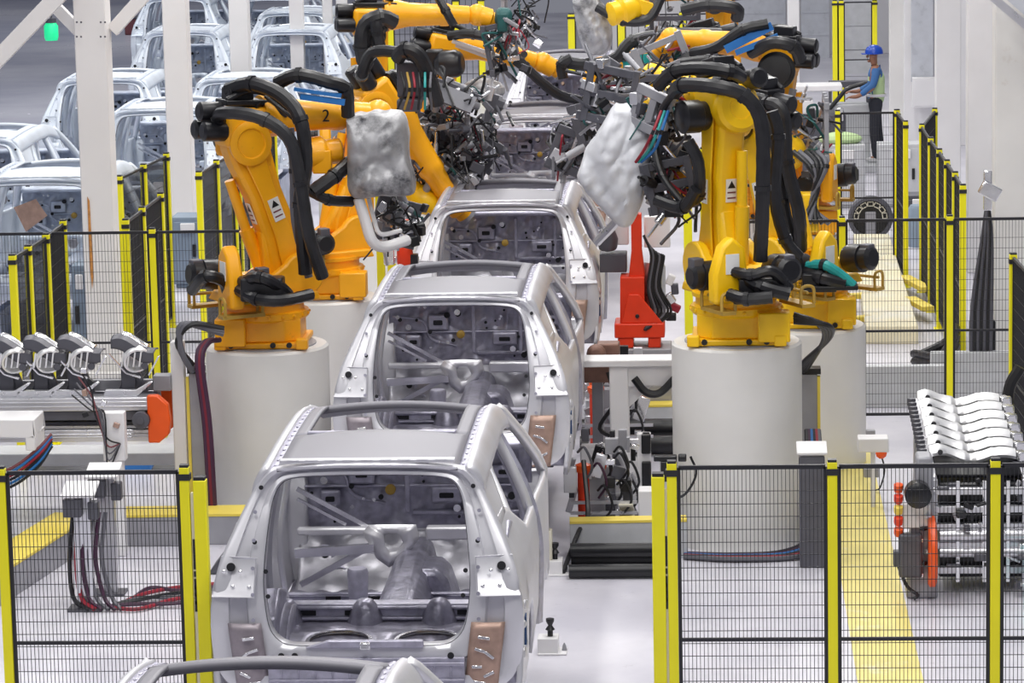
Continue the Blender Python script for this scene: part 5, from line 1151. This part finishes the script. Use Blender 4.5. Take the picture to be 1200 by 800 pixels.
# ------------------------------------------------------------------ right background: wheels, cabinets, worker
def spoked(x, y, r, lab):
    t = thing('cable_reel', lab, 'reel', (x, y, 0), 0, 'big dark reels at the back')
    b = MB(); b.lathe([(r, -.06), (r+.02, -.04), (r+.02, .04), (r, .06), (r*.86, .06), (r*.86, -.06), (r, -.06)], (0, 0, r+.04), (0, -1, 0), 40, cap=False); b.build('rim', 'dgrey', t)
    b = MB(); b.lathe([(r*.86, 0), (r*.86, .02)], (0, .03, r+.04), (0, -1, 0), 32); b.build('disc', 'black', t)
    for k in range(7):
        a = PI*(.05+.9*k/6); b = MB(); c = V((math.cos(a)*r*.68, -.03, r+.04+math.sin(a)*r*.68))
        d = V((-math.sin(a), 0, math.cos(a))); e = V((math.cos(a), 0, math.sin(a)))
        for s in (-1, 1): b.beam(c+d*s*.04*r/.3-e*r*.1, c+d*s*.04*r/.3+e*r*.1, .012)
        b.beam(c-e*r*.1-d*.04*r/.3, c-e*r*.1+d*.04*r/.3, .012); b.beam(c+e*r*.1-d*.04*r/.3, c+e*r*.1+d*.04*r/.3, .012); b.build('window_frame', 'cream', t)
    b = MB(); b.bb(-.07, .07, -.06, 0, .1, r*1.45); b.build('hub_plate', 'grey', t, bevel=.01)
    b = MB(); b.bb(-r*.6, r*.6, -.1, .1, 0, .06); b.build('foot', 'dgrey', t)
spoked(W(1020, 247, 44.5).x, 44.5, .28, 'dark round reel at the far end of the cream deck')
spoked(W(966, 250, 43.5).x, 43.5, .28, 'dark round reel left of the one at the deck end, behind the robot hoses')
def cabinet(px0, px1, y, z1, lab, m='steelbox', d=.44):
    a, c = W(px0, 200, y).x, W(px1, 200, y).x; t = thing('control_cabinet', lab, 'cabinet', ((a+c)/2, y, 0), 0, 'grey cabinets at the back right'); w_ = c-a
    b = MB(); b.bb(-w_/2, w_/2, 0, d, .05, z1); b.bb(-w_/2+.03, w_/2-.03, .03, d, 0, .05); b.build('body', m, t, bevel=.012)
    b = MB(); b.bb(-w_/2+.03, w_/2-.03, -.02, 0, .1, z1-.06); dr = b.build('door', m, t, bevel=.006)
    b = MB(); b.bb(w_/2-.14, w_/2-.10, -.05, -.02, z1*.45, z1*.62); b.build('handle', 'black', dr)
    b = MB(); b.bb(-.2*w_, .25*w_, -.06, -.02, z1*.78, z1*.92); b.build('lamp_box', 'white', t, bevel=.01)
    return t
cabinet(962, 1014, 48, .92, 'grey cabinet left of the worker, green cloth on top')
cabinet(1029, 1080, 48, .92, 'grey cabinet right of the worker')
cabinet(1060, 1090, 45, .55, 'dark low cabinet right of the dark reel', 'dgrey')
q = MB(); q.ball((0, 0, 0), (.32, .22, .10), 16); o_ = tag(q.build('cloth', 'vest'), 'pale green cloth heap on the cabinet left of the worker', 'cloth'); o_.location = (W(985, 150, 48.2).x, 48.3, .98)
q = thing('machine_block', 'dark machine block with white top behind the orange elbow', 'machine', (W(945, 130, 52).x, 52, 0))
b = MB(); b.bb(-.75, .6, -.3, .4, 0, 1.0); b.build('body', 'dgrey', q, bevel=.03)
b = MB(); b.bb(-.7, .55, -.32, .2, 1.35, 1.45); b.bb(-.6, .1, -.33, .3, 1.0, 1.22); b.build('white_top', 'white', q, bevel=.02)
for k in range(6):
    b = MB(); b.box((-.6+.22*k, -.36, .9+.1*(k % 2)), (.12, .1, .2)); b.build('fitting', ('black', 'grey', 'chrome')[k % 3], q, bevel=.01)
q = thing('machine_bench', 'grey bench in front of the worker with a black bar on it', 'bench', (W(1002, 150, 53).x, 53.4, 0))
b = MB(); b.bb(-.5, .25, -.2, .25, 0, 1.0); b.build('body', 'steelbox', q, bevel=.02)
b = MB(); b.tube([(-.42, -.2, .90), (-.25, -.2, 1.1), (-.1, -.2, 1.25), (.2, -.2, 1.34)], .035, 8); b.build('bar', 'black', q)
b = MB(); b.bb(-.4, .3, .0, .2, 1.25, 1.35); b.bb(-.4, -.35, .05, .15, 1.0, 1.25); b.bb(.2, .25, .05, .15, 1.0, 1.25); b.build('rail', 'dgrey', q, bevel=.01)
for px, w_, lab in ((1078, .16, 'dark blue grey drum right of the yellow posts'),):
    b = MB(); b.lathe([(w_, 0), (w_, .5), (w_*.8, .55)], n=20); o_ = tag(b.build('drum', 'hallblue'), lab, 'drum'); o_.location = (W(px, 250, 44).x, 44, 0)
# hall cabinets seen between the left columns
for px0, px1, y, z1, lab in ((172, 198, 42.7, 1.25, 'blue grey cabinet left of the second white column'), (78, 97, 35.13, 1.15, 'blue grey cabinet behind the left mesh, by the first column'), (198, 236, 41, .9, 'dark blue grey cabinet low behind the second white column')):
    cabinet(px0, px1, y, z1, lab, 'hallblue', .5)
t = thing('signal_lamp', 'small green lamp on top of the tall far fence post above the worker', 'lamp', (W(1026, 16, 62.3).x, 62.3, 2.05))
b = MB(); b.lathe([(.06, .12), (.09, .15), (.09, .32), (.05, .36)], n=14); b.build('lens', 'green', t)
b = MB(); b.lathe([(.03, 0), (.03, .12)], n=10); b.build('stem', 'black', t)
b = MB(); b.bb(-.16, -.06, -.05, .05, .0, .3); b.build('box', 'dgrey', t, bevel=.01)
# lamp in the hall, brown sheet, red hall box
t = thing('pendant_signal_lamp', 'green signal lamp hanging in the hall at the top left', 'lamp', W(60, 37, 60))
b = MB(); b.lathe([(.11, -.16), (.13, -.1), (.13, .1), (.09, .16)], n=18); b.build('lens', 'green', t)
b = MB(); b.lathe([(.10, .16), (.10, .24), (.03, .26), (.03, 8)], n=10); b.build('stem', 'dgrey', t)
q = MB(); a = [W(16, 243, 35.4), W(42, 233, 35.3), W(55, 252, 35.2), W(30, 271, 35.3)]; q.add(a+[p+V((0, .02, -.01)) for p in a], [(0, 1, 2, 3), (7, 6, 5, 4), (0, 4, 5, 1), (1, 5, 6, 2), (2, 6, 7, 3), (3, 7, 4, 0)]); tag(q.build('paper_sheet', 'copper'), 'brown sheet hung on the white body at the left edge', 'sheet')
p = G(161, 40); t = thing('hall_box', 'dark red box standing far off in the hall', 'box', (p.x, p.y, 0))
b = MB(); b.bb(-.28, .28, -.25, .25, 0, .4); b.build('body', 'brownred', t, bevel=.03)
b = MB(); b.bb(-.3, .3, -.27, .27, .4, .46); b.build('lid', 'dgrey', t, bevel=.02)

# ------------------------------------------------------------------ the worker
def skinned(name, m, pts, edges, parent, root=0, sub=2):
    me = bpy.data.meshes.new(name); me.from_pydata([p[:3] for p in pts], edges, []); me.materials.append(M[m])
    o = bpy.data.objects.new(name, me); COL.objects.link(o)
    o.modifiers.new('skin', 'SKIN'); md = o.modifiers.new('sub', 'SUBSURF'); md.levels = sub; md.render_levels = sub
    for i, p in enumerate(pts):
        r = p[3]; sv = me.skin_vertices[0].data[i]; sv.radius = r if isinstance(r, tuple) else (r, r); sv.use_root = i == root
    for p in me.polygons: p.use_smooth = True
    o.parent = parent; return o
wx = W(1026, 150, 52.8).x
pn = thing('person', 'worker in blue hard hat and pale green vest standing in profile at the back right', 'person', (wx, 52.8, .12), PI)   # faces -x
# body facing +X locally
body = [(0, 0, .95, (.13, .16)), (0, 0, 1.12, (.115, .15)), (.0, 0, 1.32, (.13, .19)), (-.01, 0, 1.46, (.08, .12)), (.01, 0, 1.53, .055), (.03, 0, 1.60, .06), (.035, 0, 1.69, (.095, .078)), (.025, 0, 1.76, (.085, .07)),
        (0, .19, 1.42, .055), (.06, .25, 1.18, .045), (.30, .22, 1.06, .036), (.37, .21, 1.05, .03),
        (0, -.19, 1.42, .055), (.05, -.25, 1.17, .045), (.28, -.20, 1.10, .036), (.36, -.18, 1.10, .03),
        (0, .09, .90, .085), (.03, .10, .50, .062), (-.02, .10, .10, .045), (.10, .11, .04, .04),
        (0, -.09, .90, .085), (-.04, -.10, .50, .062), (-.10, -.10, .10, .045), (.03, -.11, .04, .04)]
ed = [(0, 1), (1, 2), (2, 3), (3, 4), (4, 5), (5, 6), (6, 7), (3, 8), (8, 9), (9, 10), (10, 11), (3, 12), (12, 13), (13, 14), (14, 15), (0, 16), (16, 17), (17, 18), (18, 19), (0, 20), (20, 21), (21, 22), (22, 23)]
for hx, hy, hz, s in ((.37, .21, 1.05, 1), (.36, -.18, 1.10, -1)):
    h0 = 11 if s > 0 else 15
    for k in range(4):
        n0 = len(body); yy = hy+(.03-.02*k)*s
        body += [(hx+.055, yy, hz, .011), (hx+.09-.004*k, yy, hz-.012, .009), (hx+.105-.006*k, yy, hz-.035, .008)]
        ed += [(h0, n0), (n0, n0+1), (n0+1, n0+2)]
    n0 = len(body); body += [(hx+.02, hy-.035*s, hz+.01, .012), (hx+.05, hy-.05*s, hz-.005, .010)]; ed += [(h0, n0), (n0, n0+1)]
skinned('body', 'skin', body, ed, pn)
b = MB(); b.ball((.125, 0, 1.67), (.022, .016, .024), 8); b.ball((.025, .08, 1.68), (.02, .012, .032), 8); b.ball((.025, -.08, 1.68), (.02, .012, .032), 8); b.ball((.10, 0, 1.60), (.03, .04, .025), 8); fc = b.build('nose_and_ears', 'skin', pn)
b = MB(); b.ball((.115, .032, 1.70), .011, 8); b.ball((.115, -.032, 1.70), .011, 8); b.bb(.118, .128, -.02, .02, 1.632, 1.638); b.build('eyes_and_mouth', 'black', pn)
skinned('shirt', 'cloth', [(0, 0, .88, (.14, .178)), (0, 0, 1.15, (.13, .165)), (0, 0, 1.34, (.145, .20)), (-.01, 0, 1.46, (.10, .14)), (0, .19, 1.42, .07), (.05, .24, 1.22, .062), (.25, .225, 1.08, .048), (0, -.19, 1.42, .07), (.045, -.24, 1.21, .062), (.24, -.205, 1.11, .048)], [(0, 1), (1, 2), (2, 3), (3, 4), (4, 5), (5, 6), (3, 7), (7, 8), (8, 9)], pn)
skinned('safety_vest', 'vest', [(-.012, 0, .86, (.15, .185)), (-.012, 0, 1.15, (.142, .172)), (-.012, 0, 1.34, (.155, .20)), (-.02, 0, 1.45, (.11, .15))], [(0, 1), (1, 2), (2, 3)], pn)
b = MB(); b.lathe([(.165, 1.04), (.166, 1.08), (.168, 1.085)], n=20, cap=False); b.v = [V((p.x*.92-.012, p.y*1.1, p.z)) for p in b.v]; b.build('reflective_band', 'white', pn, solid=.006)
skinned('trousers', 'pants', [(0, 0, 1.10, (.145, .178)), (0, 0, .96, (.15, .18)), (0, .09, .84, .105), (.03, .10, .50, .08), (-.015, .10, .04, .07), (0, -.09, .84, .105), (-.04, -.10, .50, .08), (-.095, -.10, .04, .07)], [(0, 1), (1, 2), (2, 3), (3, 4), (1, 5), (5, 6), (6, 7)], pn)
for x, y_ in ((.04, .105), (-.04, -.105)):
    b = MB(); b.ball((x, y_, .045), (.14, .05, .045), 12); b.ball((x-.07, y_, .07), (.06, .045, .06), 10); b.build('shoe', 'shoe', pn)
b = MB(); b.lathe([(.135, 0), (.13, .05), (.11, .10), (.06, .135), (.01, .145)], (.02, 0, 1.71), n=22); b.v = [V((.02+(p.x-.02)*1.08, p.y*.92, p.z)) for p in b.v]; b.box((.16, 0, 1.715), (.12, .17, .014)); b.build('hard_hat', 'helmet', pn, bevel=.004)
q = MB(); q.bb(-.5, .5, -.5, .5, 0, .12); q.v = [p+V((wx, 52.8, 0)) for p in q.v]; tag(q.build('step_platform', 'steelbox', bevel=.01), 'low grey platform the worker stands on', 'platform')
